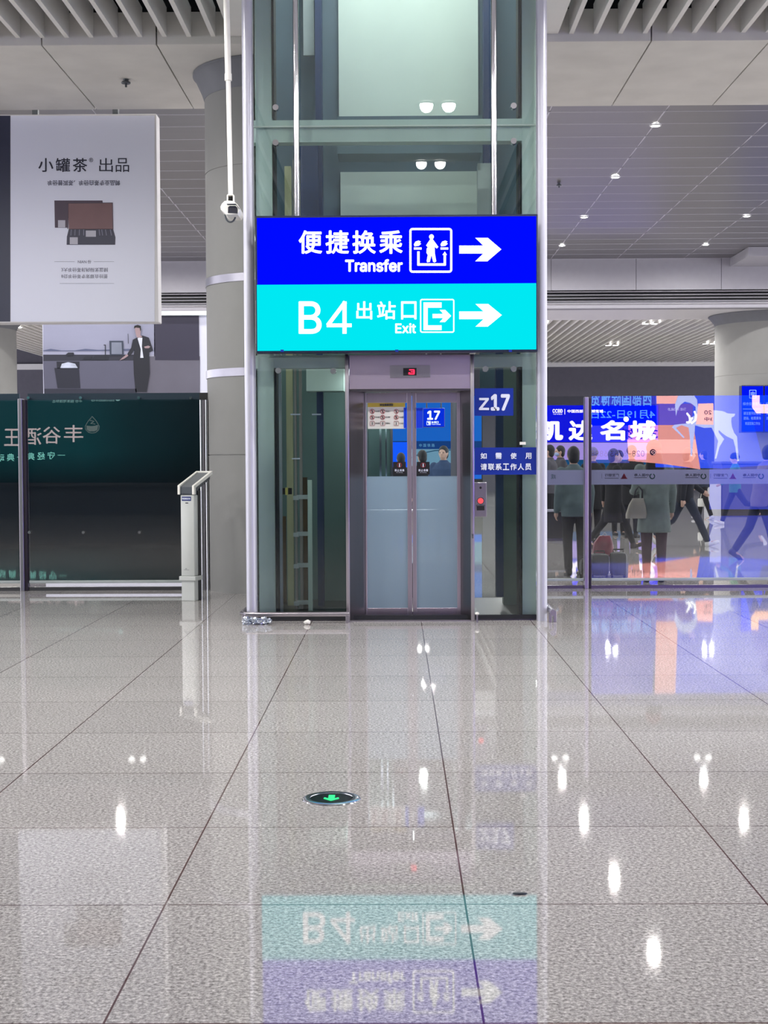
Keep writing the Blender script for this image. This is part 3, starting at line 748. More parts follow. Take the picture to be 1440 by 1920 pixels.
# ------------------------------------------------------------------ partitions
YP = 16.2
PX = lambda px: P(px, 920, YP).x
PZ = lambda px, py: P(px, py, YP).z
M_backing = mk('dark_backing', C(24, 44, 58), .35, var=.06)
M_dark_gloss = M_backing
def post(name, x0, x1, z1, label, extra=None):
    t = thing(name, label, 'post', ((x0+x1)/2, YP, 0))
    MB().box(x0, x0+(x1-x0)*.55, YP-.06, YP+.06, 0, z1, .004).build('steel_post', M_steel, t)
    MB().box(x0+(x1-x0)*.55, x1, YP-.045, YP+.05, 0, z1-.01, .004).build('dark_channel', mk('post_dark', C(52, 46, 56), .35, metal=.5), t)
    return t
zt = PZ(200, 737)
def dark_panel(x0, x1, label, fx):
    t = thing('glass_partition', label, 'partition', ((x0+x1)/2, YP, 0))
    MB().box(x0, x1, YP, YP+.012, .10, zt-.075).build('glass', M_partglass, t)
    MB().box(x0, x1, YP+.035, YP+.07, .08, zt).build('dark_backing', M_backing, t)
    MB().box(x0, x1, YP-.02, YP+.02, .085, .115, .004).build('bottom_rail', M_railgrey, t)
    MB().box(x0, x1, YP-.01, YP+.04, .0, .04).build('floor_rail', M_steeldark, t)
    for a, b in fx:
        q = P(a, b, YP); MB().tube((q.x, YP-.03, q.z), (q.x, YP+.04, q.z), .017, n=16).build('glass_fixing', M_chrome, t, 'auto')
x_a, x_b = PX(38), PX(52); x_c, x_d = PX(376), PX(392)
dark_panel(x_b+.005, x_c-.005, 'dark glass partition behind the grey scanner stand', [(54, 746), (152, 746), (261, 746), (358, 746), (56, 998), (157, 998), (262, 998)])
dark_panel(x_a-3.2, x_a-.005, 'dark glass partition cut by the picture edge beside the steel post', [])
post('partition_post', x_a, x_b, PZ(44, 748), 'steel post joining the two dark glass partitions')
t = thing('partition_post', 'cluster of steel tubes ending the dark partition beside the concrete column', 'post', ((x_c+x_d)/2, YP, 0))
for k, (a, r) in enumerate(((x_c+.018, .018), (x_c+.05, .014), (x_c+.077, .016))): MB().tube((a, YP-.02, 0), (a, YP-.02, PZ(385, 750)), r, n=20).build('tube', M_chrome if k != 1 else M_steeldark, t, 'auto')
MB().box(x_c-.005, x_d+.01, YP+.02, YP+.07, 0, zt, .004).build('end_plate', M_black, t)
# right hand clear partition
zt2 = PZ(1270, 742)
xp0, xp1 = PX(1095), PX(1108)
def clear_panel(x0, x1, label):
    t = thing('glass_partition', label, 'partition', ((x0+x1)/2, YP, 0))
    gl = MB().box(x0, x1, YP, YP+.012, .10, zt2).build('glass', M_partglass, t)
    MB().box(x0, x1, YP-.02, YP+.02, .085, .115, .004).build('bottom_rail', M_railgrey, t)
    MB().box(x0, x1, YP-.01, YP+.04, 0, .035).build('floor_rail', M_steeldark, t)
    band = MB().box(x0, x1, YP+.014, YP+.016, PZ(1270, 908), PZ(1270, 880.5)).build('pale_band', M_band, t)
    return t, band
XEND = PX(1095)+3.6
tR, band = clear_panel(xp1+.004, XEND, 'clear glass partition with a pale logo band, reflecting the deer advert')
tL, band2 = clear_panel(XR+.08, xp0-.004, 'short clear glass partition between the lift and the steel post')
post('partition_post', xp0, xp1, PZ(1100, 745), 'steel post joining the clear glass partitions beside the lift')
BPl = Plane(YP+.0135)
M_bgreen = mk('logo_green', C(40, 110, 100), .5); M_bred = mk('logo_red', C(165, 30, 60), .5); M_bdark = mk('logo_dark', C(60, 62, 82), .5)
mg, mr, md = MB(), MB(), MB()
def lifelogo(x):      # green swirl and company name, both read from the other side
    mg.stroke(BPl, [(x+25+4.5*math.cos(a), 893+4.5*math.sin(a)) for a in [k*PI/6-1.0 for k in range(11)]], 1.9, th=.0006)
    md.text(BPl, '中国人寿', x-9, 888, x+19, 893.5, th=.0006, mirror=True, bold=.02); md.rect(BPl, x-9, 895, x+15, 896, th=.0006)
def banklogo(x):
    mr.prism(BPl, [(x+24, 897), (x+29, 887), (x+34.5, 897)], th=.0006)
    mr.rect(BPl, x+22.5, 896.5, x+35.5, 898, th=.0006)
    md.text(BPl, '广发银行', x-7, 888, x+20, 893.8, th=.0006, mirror=True, bold=.02); md.rect(BPl, x-7, 896, x+19, 897, th=.0006); md.rect(BPl, x-13, 888, x-12.5, 897, th=.0006)
banklogo(1141); lifelogo(1198); lifelogo(1294); banklogo(1345); lifelogo(1402)
mg.build('green_logos', M_bgreen, band); mr.build('red_logos', M_bred, band); md.build('logo_lettering', M_bdark, band)
MB().text(BPl, '成', 1033, 889, 1042, 898, th=.0006, mirror=True).build('green_lettering', M_bgreen, band2)

# ------------------------------------------------------------------ scanner stand
q = P(357, 1124, 14.95)
t = thing('scanner_stand', 'grey pedestal stand with a sloped dark top in front of the dark partition', 'pedestal', (q.x, 15.0, 0))
def L3(mb, name, mat, par=t, **k): return mb.build(name, mat, par, **k)
o0 = OFF[t.name]; X0, Y0 = o0.x, o0.y
MB().box(X0-.076, X0+.076, Y0-.07, Y0+.07, 0, .235, .006).build('foot', M_grey, t)
MB().box(X0-.074, X0+.085, Y0+.02, Y0+.09, 0, 1.16, .004).build('rear_spine', M_rubber, t)
MB().box(X0-.095, X0+.095, Y0-.09, Y0+.085, .215, .262, .006).build('collar', M_grey, t)
MB().box(X0-.078, X0+.078, Y0-.072, Y0+.05, .262, 1.115, .010).build('body', M_grey, t, 'auto')
MB().box(X0-.072, X0+.072, Y0-.066, Y0+.06, 1.10, 1.21, .012).build('neck', M_dgrey, t)
def slab(x0, x1, ya, za, yb, zb, th, drop=0):
    m = MB(); vs = [m.bm.verts.new(v) for v in ((x0, ya, za), (x1, ya, za), (x1, yb, zb), (x0, yb, zb), (x0, ya, za-th), (x1, ya, za-th), (x1, yb, zb-th), (x0, yb, zb-th))]
    for f in ((0, 1, 2, 3), (4, 5, 6, 7), (0, 1, 5, 4), (1, 2, 6, 5), (2, 3, 7, 6), (3, 0, 4, 7)): m.bm.faces.new([vs[i] for i in f])
    return m
slab(X0-.075, X0+.075, Y0-.085, 1.20, Y0+.34, 1.345, .07).build('sloped_tray', M_dgrey, t)
slab(X0-.096, X0-.072, Y0-.10, 1.215, Y0+.36, 1.362, .035).build('tray_edge', M_whitep, t)
slab(X0+.072, X0+.096, Y0-.10, 1.215, Y0+.36, 1.362, .035).build('tray_edge', M_whitep, t)
slab(X0-.096, X0+.096, Y0+.34, 1.355, Y0+.365, 1.363, .012).build('tray_edge', M_whitep, t)
MB().box(X0-.096, X0-.070, Y0-.104, Y0-.08, 1.12, 1.215, .004).box(X0+.070, X0+.096, Y0-.104, Y0-.06, 1.12, 1.215, .004).build('tray_lip', M_whitep, t)
MB().box(X0-.06, X0+.045, Y0-.076, Y0-.07, 1.055, 1.098).build('blue_badge', mk('badge_blue', C(22, 38, 110), .4), t)
m = MB(); m.bm.free(); 
class Fl:
    def __init__(s, y): s.y = y
    def pt(s, px, py, lay=0): return Vector((px, s.y-lay, py))
def ltext(body, x0, z0, x1, z1, y, mat, name, par, bold=.02):
    MB().text(Fl(y), body, x0, z1, x1, z0, bold=bold) if False else None
    m = MB(); m.text(Fl(y), body, x0, z0, x1, z1, th=.001, bold=bold); m.build(name, mat, par)
m = MB(); m.text(Fl(Y0-.0765), '智能测温安检', X0-.055, 1.087, X0+.04, 1.066, th=.001, bold=.02); m.build('badge_lettering', M_signwhite, t)
MB().box(X0-.02, X0+.012, Y0-.0745, Y0-.07, 1.026, 1.036).build('slot', M_black, t)
m = MB(); m.text(Fl(Y0-.073), '电源', X0-.03, .345, X0-.01, .335, th=.001); m.box(X0-.045, X0+.015, Y0-.0735, Y0-.07, .325, .328); m.build('small_print', M_dgrey, t)
t.rotation_euler = (0, 0, math.radians(-17))

# ------------------------------------------------------------------ hanging banner light box
YBn = 17.98
t = thing('hanging_light_box', 'large pale hanging advert box for boxed tea beside the column', 'advert', P(155, 606, YBn))
xb0, xb1 = P(-60, 400, YBn).x, P(295, 400, YBn).x
zb0, zb1 = P(155, 605, YBn).z, P(155, 214, YBn).z
MB().box(xb0, xb1, YBn, YBn+.25, zb0, zb1, .01).build('case', M_white, t)
BP2 = Plane(YBn-.004)
face = MB().rect(Plane(YBn-.001), 20, 217, 290, 603).build('pale_face', mk('banner_face', C(214, 216, 232), .5, var=.015, scale=.6), t)
MB().rect(Plane(YBn-.001), -58, 217, 19.5, 603).build('dark_face', mk('banner_dark', C(38, 42, 66), .45), t)
M_ink = mk('ink', C(26, 26, 50), .5); M_ink2 = mk('ink_grey', C(84, 84, 104), .5)
m = MB()
for ch, a, b in (('小', 72, 100), ('罐', 104.5, 131.5), ('茶', 136.5, 163.5), ('出', 186, 211.5), ('品', 217, 242)): m.text(BP2, ch, a, 296.5, b, 322.5, bold=.010 if a < 180 else -.004)
m.text(BP2, '®', 167, 296, 174.5, 304); m.build('headline', M_ink, face)
m = MB().text(BP2, '年份普洱茶、年份白茶专业品牌', 89, 338, 225, 348, flip=True, bold=.01).build('subtitle', M_ink2, face)
m = MB().text(BP2, 'NIAN 份', 146, 487.5, 171, 494).text(BP2, '3大年份茶机构研发监制', 115, 502, 202, 510, flip=True).text(BP2, '8位年份茶专家联合创签', 115, 514.5, 202, 522, flip=True)
m.rect(BP2, 102, 490.5, 140, 490.9).rect(BP2, 176, 490.5, 214, 490.9).rect(BP2, 112, 531.3, 214, 531.7); m.build('small_lettering', M_ink2, face)
M_box1 = mk('tea_box_dark', C(70, 56, 72), .5, var=.03); M_box2 = mk('tea_box_wood', C(112, 82, 86), .5, var=.1, scale=3); M_box3 = mk('tea_box_front', C(56, 56, 74), .5, var=.03)
MB().prism(BP2, [(102, 376), (192, 376), (193, 381), (128, 381), (128, 427), (103, 427)]).build('printed_box_back', M_box1, face)
MB().prism(BP2, [(127, 380.5), (211, 380), (212, 430), (129, 430)]).build('printed_lid', M_box2, face)
MB().stroke(BP2, [(127, 429), (127.5, 381), (211, 380.5), (212, 430)], 1.2, lay=.003).build('printed_lid_edge', M_box1, face)
MB().prism(BP2, [(129, 429.5), (212, 429.5), (216.5, 445), (216, 459), (125, 459), (125.5, 444)]).build('printed_tray', M_box3, face)
m = MB(); 
for k, xx in enumerate((134, 141, 149, 157, 186, 191, 198, 207)): m.stroke(BP2, [(xx, 431), (xx+(xx-170)*.04+.6, 441)], 1.6, lay=.003)
m.build('printed_packets', mk('packet_grey', C(110, 110, 130), .5), face)
m = MB().rect(BP2, 109, 413, 122.5, 426.5, lay=.003).rect(BP2, 131, 445, 146, 458, lay=.003).rect(BP2, 161, 432.5, 180, 444, lay=.003); m.build('printed_labels', mk('label_pale', C(176, 174, 186), .5), face)
for px in (66.5, 217): 
    q = P(px, 208, 18.05); MB().box(q.x-.035, q.x+.035, 18.02, 18.09, zb1, zb1+.09).tube((q.x, 18.06, zb1+.05), (q.x, 18.06, ZC), .010, n=10).build('hanger', M_dgrey, t)

# ------------------------------------------------------------------ kitchen advert wall behind the partition
YK = 30.0; KP = Plane(YK-.002); K2 = Plane(YK-.008); K3 = Plane(YK-.014)
t = thing('advert_wall', 'big wall advert of a man in a dark suit standing at a kitchen island', 'advert', P(235, 1000, YK)*1)
t.location.z = 0; OFF[t.name] = t.location.copy()
ka, kb = P(80, 660, YK).x, P(390, 660, YK).x
kz = P(235, 588, YK).z
MB().box(ka, kb, YK, YK+.5, 0, kz, .01).build('frame', mk('frame_lavender', C(206, 208, 226), .5, var=.02), t)
def kp(name, pts, col, pl=KP, v=.04, s=2.0, st=None): return MB().prism(pl, pts).build(name, mk(name, C(*col), .5, var=v, scale=s, stretch=st), t)
kp('printed_sky', [(81, 590), (292, 590), (292, 660), (81, 660)], (142, 144, 168), v=.10, s=.9, st=(.5, 1, 2))
kp('printed_dark_field', [(289, 592), (373, 592), (375, 742), (289, 742)], (50, 48, 68))
kp('printed_sea', [(81, 656), (289, 656), (289, 666), (81, 666)], (150, 152, 176), K2)
kp('printed_hills', [(81, 657), (95, 654), (115, 657), (140, 657), (160, 654), (185, 656), (240, 654), (289, 657), (289, 658), (81, 658.5)], (84, 90, 120), K3)
kp('printed_floor', [(240, 668), (375, 668), (375, 742), (240, 742)], (92, 90, 104), K2, v=.18, s=.8)
kp('printed_dark_panel', [(289.5, 592), (373, 592), (374, 675), (291, 675)], (46, 44, 64), K3)
kp('printed_worktop', [(81, 665), (255, 665), (258, 677), (81, 677)], (42, 44, 58), K3)
K4 = Plane(YK-.020); K5 = Plane(YK-.026); K6 = Plane(YK-.032)
kp('printed_island', [(81, 677), (255, 676), (256, 742), (83, 742)], (86, 86, 106), K4)
kp('printed_plinth', [(83, 729), (256, 729), (256, 742), (83, 742)], (40, 42, 58), K5)
kp('printed_dishwasher', [(102, 690), (148, 690), (151, 728), (108, 728)], (32, 34, 50), K5)
kp('printed_cavity', [(106, 678), (149, 678), (149, 691), (107, 691)], (30, 32, 46), K5)
kp('printed_dishes', [(113, 690), (116, 682), (128, 679), (141, 682), (146, 690)], (180, 186, 206), K6, v=.3, s=8)
kp('printed_oven', [(205, 639), (231, 639), (232, 666), (206, 666)], (52, 60, 78), K5)
kp('printed_oven_glass', [(209, 642), (228, 642), (229, 664), (209, 664)], (116, 122, 140), K6, v=.2)
m = MB().stroke(K5, [(195, 647), (197.5, 647), (197.5, 666)], 1.6).stroke(K5, [(240, 626), (240.5, 644)], .9).prism(K5, [(123, 665), (128, 661), (138, 661), (139, 664), (136, 667), (126, 667)]).prism(K5, [(155, 674), (160, 668), (173, 668), (170, 674)]).prism(K5, [(172, 675), (178, 667), (203, 667), (203, 675)])
m.build('printed_tap', mk('tap_dark', C(34, 36, 48), .4), t)
# printed man
m = MB().prism(K5, [(261, 631), (267, 629), (279, 633), (284, 647), (287, 657), (280, 661), (280, 672), (281, 700), (275, 735), (254, 735), (251, 700), (250, 672), (252, 655), (247, 664), (240, 667), (239, 663), (246, 652), (249, 637)])
m.build('printed_suit', mk('suit_dark', C(26, 28, 40), .5), t)
MB().prism(K6, [(257.5, 633), (267, 633.5), (266, 650), (269, 671), (263, 671), (264, 655)]).build('printed_shirt', mk('shirt', C(200, 204, 218), .5), t)
m = MB().prism(K6, [(252, 613), (262, 613), (264, 620), (263, 628), (267, 632), (258, 634), (255, 628)]).prism(K6, [(238, 664), (241, 667), (232, 673), (224, 676), (229, 671)]).prism(K6, [(270, 650), (278, 648), (282, 650), (279, 653), (272, 653)])
m.build('printed_skin', mk('printed_skin', C(150, 128, 134), .5), t)
MB().prism(Plane(YK-.036), [(251, 616), (252, 611), (258, 609), (264, 611), (264.5, 618), (263, 621), (262, 615), (255, 614)]).build('printed_hair', M_black, t)
o = MB().bpx(297, 583, 392, 591, YK-.1, YK+.3).build('lit_strip', mk('strip_white', C(220, 232, 232), .5), t)

# ------------------------------------------------------------------ adverts behind the camera, seen mirrored in the partitions
YV, YW = 38.4, -6.0
R1 = Plane(YV, YW, 1)
t = thing('lit_advert_wall', 'lit blue and orange advert with a white deer, seen mirrored in the clear partition', 'advert', (P(1270, 960, YV).x, YW, 0))
def rp(name, pts, col, s, lay): return MB().prism(R1, pts, lay=lay, th=.004).build(name, emi(name, col, s), t)
ES = 4.2
ha, hb = P(1108, 800, YV).x, P(1620, 800, YV).x
MB().box(ha, hb, YW-.3, YW-.002, P(1300, 965, YV).z-.1, 4.9).build('case', M_black, t)
rp('blue_field', [(1229, 620), (1620, 620), (1620, 884), (1229, 876)], C(16, 62, 222), ES*1.1, 0)
rp('deep_blue_board', [(1108, 620), (1225, 620), (1231, 798), (1108, 798)], C(0, 20, 190), ES*1.0, .006)
rp('lilac_field', [(1108, 798), (1178, 798), (1180, 868), (1108, 868)], C(70, 72, 170), ES*.7, .006)
rp('peach_field', [(1229, 620), (1268, 620), (1272, 757), (1231, 757)], C(240, 165, 160), ES*1.1, .006)
rp('violet_field', [(1231, 757), (1300, 757), (1296, 798), (1232, 798)], C(90, 60, 200), ES*.9, .006)
rp('orange_field', [(1178, 797), (1300, 797), (1313, 880), (1245, 870), (1178, 864)], C(240, 150, 138), ES*.85, .012)
rp('pink_field', [(1176, 824), (1304, 824), (1308, 850), (1178, 850)], C(255, 170, 160), ES*1.2, .018)
rp('navy_base', [(1330, 880), (1620, 860), (1620, 955), (1330, 955)], C(60, 70, 190), ES*.7, .010)
m = MB()
for k, ch in enumerate('西部国际博览'): m.text(R1, ch, 1205-k*19.5, 736, 1222-k*19.5, 761, lay=.024, mirror=True, bold=.02)
m.text(R1, '4月19日-22日', 1108, 769, 1228, 785, lay=.024, mirror=True, bold=.01)
m.build('blue_lettering', emi('pale_blue_letters', C(90, 150, 240), ES*1.1), t)
m = MB().text(R1, '3号馆', 1160, 803, 1233, 823, lay=.026, mirror=True, bold=.01)
m.text(R1, '028-6753 6888', 1108, 845, 1208, 856, lay=.026, mirror=True)
m.build('dark_lettering', emi('violet_letters', C(70, 30, 120), .8), t)
m = MB().disc(R1, 1224, 848, 6, lay=.026).build('spiral_logo', emi('spiral_dark', C(70, 30, 110), .8), t)
MB().stroke(R1, [(1224+(1+k*.35)*math.cos(k*.6), 848+(.8+k*.3)*math.sin(k*.6)) for k in range(14)], .9, lay=.031).build('spiral_line', emi('spiral_light', C(255, 190, 190), ES), t)
# deer
cs = lambda pts: [(1220+x*.1927, 730+y*.1927) for x, y in pts]
deer = cs([(235, 150), (262, 70), (330, 20), (400, 30), (450, 100), (458, 170), (520, 200), (620, 204), (700, 212), (750, 235), (822, 238), (812, 262), (785, 275), (782, 310), (790, 370), (812, 425), (840, 462), (846, 560), (858, 698), (842, 698), (822, 560), (802, 488), (740, 458), (700, 430), (660, 395), (660, 420), (714, 484), (668, 560), (638, 674), (622, 674), (645, 560), (655, 500), (620, 430), (590, 372), (520, 376), (430, 350), (428, 400), (412, 520), (402, 650), (388, 650), (384, 500), (368, 372), (300, 348), (245, 375), (330, 470), (318, 474), (205, 368), (230, 345), (365, 330), (372, 300), (440, 240), (435, 170), (390, 135), (330, 120), (290, 150), (260, 200), (245, 260)])
rp('white_deer', deer, C(185, 195, 250), ES*.95, .022)
m = MB()
for pts in ([(352, 235), (375, 262), (380, 300), (368, 325), (350, 320)], [(385, 320), (388, 290), (402, 280)], [(398, 330), (432, 300), (440, 255), (425, 218)]): m.stroke(R1, cs(pts), 3.2, lay=.03)
m.build('antlers', emi('antler_white', (1, 1, 1, 1), ES*1.9), t)
rp('saddle_square', cs([(462, 140), (608, 136), (608, 345), (440, 340), (450, 250)]), C(250, 170, 165), ES*1.4, .032)
m = MB().text(R1, '20', *cs([(520, 205)])[0], *cs([(590, 245)])[0], lay=.038, mirror=True, bold=.02).text(R1, '3中', *cs([(520, 270)])[0], *cs([(600, 310)])[0], lay=.038, mirror=True, bold=.02)
m.build('saddle_lettering', emi('violet_digits', C(130, 60, 160), 1.0), t)
m = MB().text(R1, 'THE WORLD', 1252, 765, 1286, 770, lay=.03, mirror=True); m.build('fine_print', emi('fine_print', C(200, 190, 250), ES), t)
rp('orange_letter', [(1410, 740), (1424, 740), (1424, 758), (1500, 758), (1500, 775), (1418, 775), (1410, 764)], C(250, 190, 165), ES*1.5, .022)
rp('deep_blue_wedge', [(1408, 775), (1620, 775), (1620, 880), (1430, 860)], C(25, 55, 180), ES*.9, .016)

t = thing('green_advert_wall', 'dark green lit spirits advert, seen mirrored in the dark partition', 'advert', (P(60, 900, YV).x, YW, 0))
ga, gb = P(-260, 800, YV).x, P(378, 800, YV).x
MB().box(ga, gb, YW-.3, YW-.002, P(60, 912, YV).z, 4.6).build('case', M_black, t)
def gp(name, pts, col, s, lay): return MB().prism(R1, pts, lay=lay, th=.004).build(name, emi(name, col, s), t)
MB().prism(R1, [(-255, 640), (375, 640), (375, 905), (-255, 905)], th=.004).build('green_field', emigrad('green_field', C(0, 92, 96), .95, [(0, 1), (1, .12), (.66, 1), (.80, .45)]), t)
m = MB()
for ch, a, b, dy in (('丰', 120, 156, 0), ('谷', 80, 114, 3), ('酒', 44, 78, 5), ('王', 8, 36, 7)): m.text(R1, ch, a, 797+dy, b, 829+dy, lay=.012, mirror=True, bold=.005, latin=False)
m.build('metal_lettering', emi('rose_metal', C(225, 205, 205), 2.4), t)
m = MB()
for k, ch in enumerate('一守经典一典动'): m.text(R1, ch, 108-k*19.0, 846+k*.9 + (7 if ch == '一' else 0), 122-k*19.0, 860+k*.9 - (6 if ch == '一' else 0), lay=.012, mirror=True, bold=.01)
m.build('slogan', emi('slogan_mint', C(150, 240, 225), 2.6), t)
dr = [(173, 781), (181, 790), (186, 799), (185, 806), (179, 811), (173, 812), (167, 811), (161, 806), (160, 799), (165, 790)]
m = MB().stroke(R1, dr, 1.2, lay=.012, close=True).prism(R1, [(162, 798), (172, 799), (184, 797), (183, 806), (177, 809), (168, 809), (163, 806)], lay=.012).stroke(R1, [(169, 788), (176, 790), (170, 794), (178, 795)], 1.4, lay=.012)
m.build('drop_emblem', emi('emblem', C(170, 190, 185), 1.0), t)
m = MB().text(R1, '丰谷 国家地理标志', 98, 748, 154, 755, lay=.012, mirror=True).text(R1, '四川绵阳丰谷', 171, 747, 214, 753, lay=.012, mirror=True).disc(R1, 221, 747, 5, lay=.012)
m.build('fine_print', emi('fine_mint', C(170, 220, 215), 1.8), t)

# ------------------------------------------------------------------ screens beyond the lift
YL = 50.0; LP = Plane(YL-.01)
t = thing('led_screen', 'huge bright blue LED screen with white characters beyond the clear partition', 'screen', (P(1120, 870, YL).x, YL, 0))
MB().bpx(1000, 758, 1236, 938, YL, YL+.4).build('case', M_black, t)
def sp_(name, x0, y0, x1, y1, col, s, d=0): return MB().rect(Plane(YL-.01-d), x0, y0, x1, y1).build(name, emi(name, col, s), t)
sp_('blue_field', 1002, 760, 1234, 829, (.0, .003, .80, 1), 1.15)
sp_('lilac_field', 1002, 830, 1234, 862, C(186, 160, 245), .95)
sp_('teal_field', 1002, 862, 1234, 880, C(20, 100, 160), .6)
m = MB()
L2 = Plane(YL-.02)
for ch, a, b in (('凯', 1004, 1056), ('达', 1066, 1111), ('名', 1125, 1172), ('城', 1181, 1230)): m.text(L2, ch, a, 788, b, 826, bold=.042)
m.text(L2, 'CCBD', 1036, 767, 1055, 774, bold=.02).rect(L2, 1058.5, 767, 1059.5, 777).text(L2, '中国西部国际博览城', 1064, 768, 1131, 774, bold=.02).text(L2, 'THE WORLD', 1037, 775.5, 1054, 777.5)
m.disc(L2, 1174, 786, 5)
m.build('lettering', emi('screen_white', (1, .9, .98, 1), 1.8), t)
# blue light-box notice board on the thick column
YH = 40.9
for i, (a, b) in enumerate(((1391, 1431), (1434, 1474))):
    lab = 'blue lit notice board with fine white text on the thick column' if i == 0 else 'second blue lit notice board cut by the picture edge'
    t = thing('notice_board', lab, 'notice board', P((a+b)/2, 811, YH))
    MB().bpx(a-1, 722, b+1, 811, YH, YH+.3, .02).build('case', mk('board_case', C(20, 24, 60), .4), t)
    MB().rect(Plane(YH-.01), a, 724, b, 809).build('blue_face', emi('board_blue', (.0, .006, .72, 1), 1.0), t)
    HP = Plane(YH-.02); m = MB().rring(HP, a+14, 731, a+27, 747, 1, 1).text(HP, '电', a+17, 734, a+25, 743)
    m.text(HP, '综合信息查询', a+2, 754, b-4, 760).rect(HP, a+2, 766.5, b-3, 767.3).text(HP, '请注意列车信息', a+3, 772, b-4, 778).text(HP, '进站、检票乘车', a+3, 781, b-4, 787).text(HP, '欢迎咨询工作台', a+6, 791, b-6, 797)
    m.build('lettering', emi('board_letters', C(150, 185, 255), 1.0), t)
# blue boarding gate sign 17 behind the lift
YG2 = 24.0; G2 = Plane(YG2-.008)
t = thing('gate_sign', 'blue lit gate sign with the number 17 seen through the lift doors', 'sign', P(814, 801, YG2))
MB().bpx(793, 765, 834, 801, YG2, YG2+.15, .01).build('case', M_signblue, t)
MB().rect(Plane(YG2-.003), 794, 766, 833, 800).build('blue_face', emi('gate_blue', (.0, .03, .8, 1), .9), t)
m = MB().text(G2, '17', 801, 770, 825, 787, bold=.03)
for k, ch in enumerate('检票口'): m.text(G2, ch, 809+k*4.6, 790, 813+k*4.6, 793.6, bold=.02)
m.text(G2, 'Ticket Check', 809, 794.5, 826, 796.5).rring(G2, 800, 789.5, 807.5, 797, .6, .6).prism(G2, [(801, 791), (806, 790.5), (807, 794), (804, 796.5), (803, 793)])
m.build('lettering', emi('gate_letters', (.9, .97, 1, 1), 1.6), t)
q = P(800, 765, YG2+.07); q2 = P(827, 765, YG2+.07)
MB().tube((q.x, YG2+.07, q.z-.02), (q.x, YG2+.07, ZC), .012).tube((q2.x, YG2+.07, q.z-.02), (q2.x, YG2+.07, ZC), .012).build('hanger', M_dgrey, t)
YX = 44.0
t = thing('wide_advert_screen', 'wide blue screen with a white car picture behind the lift car', 'screen', (P(800, 900, YX).x, YX, 0))
MB().bpx(728, 740, 905, 949, YX, YX+.4).build('case', M_black, t)
def xp(name, pts, col, s, d): return MB().prism(Plane(YX-.01-d), pts).build(name, emi(name, col, s), t)
xp('blue_upper', [(730, 742), (903, 742), (903, 827), (730, 827)], C(28, 104, 205), .85, 0)
xp('navy_strip', [(730, 827), (903, 827), (903, 842), (730, 842)], C(26, 66, 130), .8, 0)
xp('pale_picture', [(760, 842), (903, 842), (903, 884), (760, 884)], C(120, 160, 185), .8, 0)
xp('blue_lower', [(730, 884), (903, 884), (903, 898), (730, 898)], C(36, 110, 225), .85, 0)
xp('bright_blue_patch', [(730, 829), (764, 829), (764, 898), (730, 898)], C(20, 90, 250), 1.0, .01)
MB().stroke(Plane(YX-.025), [(772, 858), (790, 850), (815, 845), (850, 843.5), (900, 845)], 1.6).build('car_roof_line', emi('roof_line', C(30, 70, 100), .8), t)
MB().text(Plane(YX-.025), '中 国 铁 路', 786, 832, 815, 838).build('lettering', emi('strip_letters', C(110, 170, 210), .9), t)

# low dark bench beyond the clear partition
q = P(1030, 1010, 25.5)
t = thing('waiting_bench', 'dark box bench with a pale top edge beyond the glass next to the lift', 'bench', (q.x, 25.6, 0))
xa, xb = P(985, 1010, 25.5).x, P(1064, 1010, 25.5).x; zz = P(1030, 957, 25.5).z
MB().box(xa, xb, 25.5, 26.1, .05, zz-.03, .01).build('body', mk('bench_dark', C(34, 32, 40), .5), t)
MB().box(xa-.02, xb+.02, 25.45, 26.15, zz-.03, zz, .008).build('top', mk('bench_top', C(150, 150, 165), .4), t)
MB().box(xa+.03, xb-.03, 25.55, 26.05, 0, .05).build('plinth', M_steeldark, t)

# ------------------------------------------------------------------ security camera on its pole
YC = 12.6
t = thing('security_camera', 'white security camera on a long ceiling pole beside the lift', 'camera', P(433, 372, YC))
a = P(432.5, 368, YC); b = P(428, 145, YC); c = P(424, -20, YC); dv = (c-b).normalized(); top = b + dv*((5.95-b.z)/dv.z)
MB().tube(a, b, .021, n=20).build('pole', M_whitep, t, 'auto')
MB().tube(b, top, .027, n=20).build('upper_pole', M_whitep, t, 'auto')
MB().tube(b+Vector((0, 0, -.03)), b+Vector((0, 0, .03)), .031, n=20).build('pole_joint', M_whitep, t, 'auto')
CP = Plane(YC-.03)
m = MB().rring(CP, 426.5, 366, 440, 382, 2.5, 2.2, th=.05); m.build('yoke', M_whitep, t)
MB().bpx(428.5, 368, 438.5, 380, YC-.02, YC+.02).build('swivel', M_black, t)
m = MB().prism(CP, [(415.3, 390.5), (418, 385), (423, 380), (430, 379), (440, 380), (447, 386), (451, 394), (450, 399), (447, 404), (426, 405), (421, 400), (416, 396)], lay=-.25, th=.33); m.build('housing', M_whitep, t)
m = MB().prism(Plane(YC-.10), [(428, 389), (431, 386.5), (442, 386.5), (445.5, 390), (446, 401), (427.5, 400)], th=.012); m.build('lens_window', mk('lens', C(26, 26, 44), .1), t)
m = MB().stroke(Plane(YC-.13), [(427, 384.3), (443, 384.3), (449, 392)], 1.2, th=.05); m.build('sun_shield_edge', M_dgrey, t)
pts = [P(421+0*k, 402, YC+.05) for k in range(1)] + [P(432+9.5*math.cos(a_), 404+12.5*math.sin(a_), YC+.05) for a_ in [PI-.1-k*PI/10 for k in range(10)]]
MB().path(pts, .008, 8).build('cable_loop', M_dgrey, t, True)

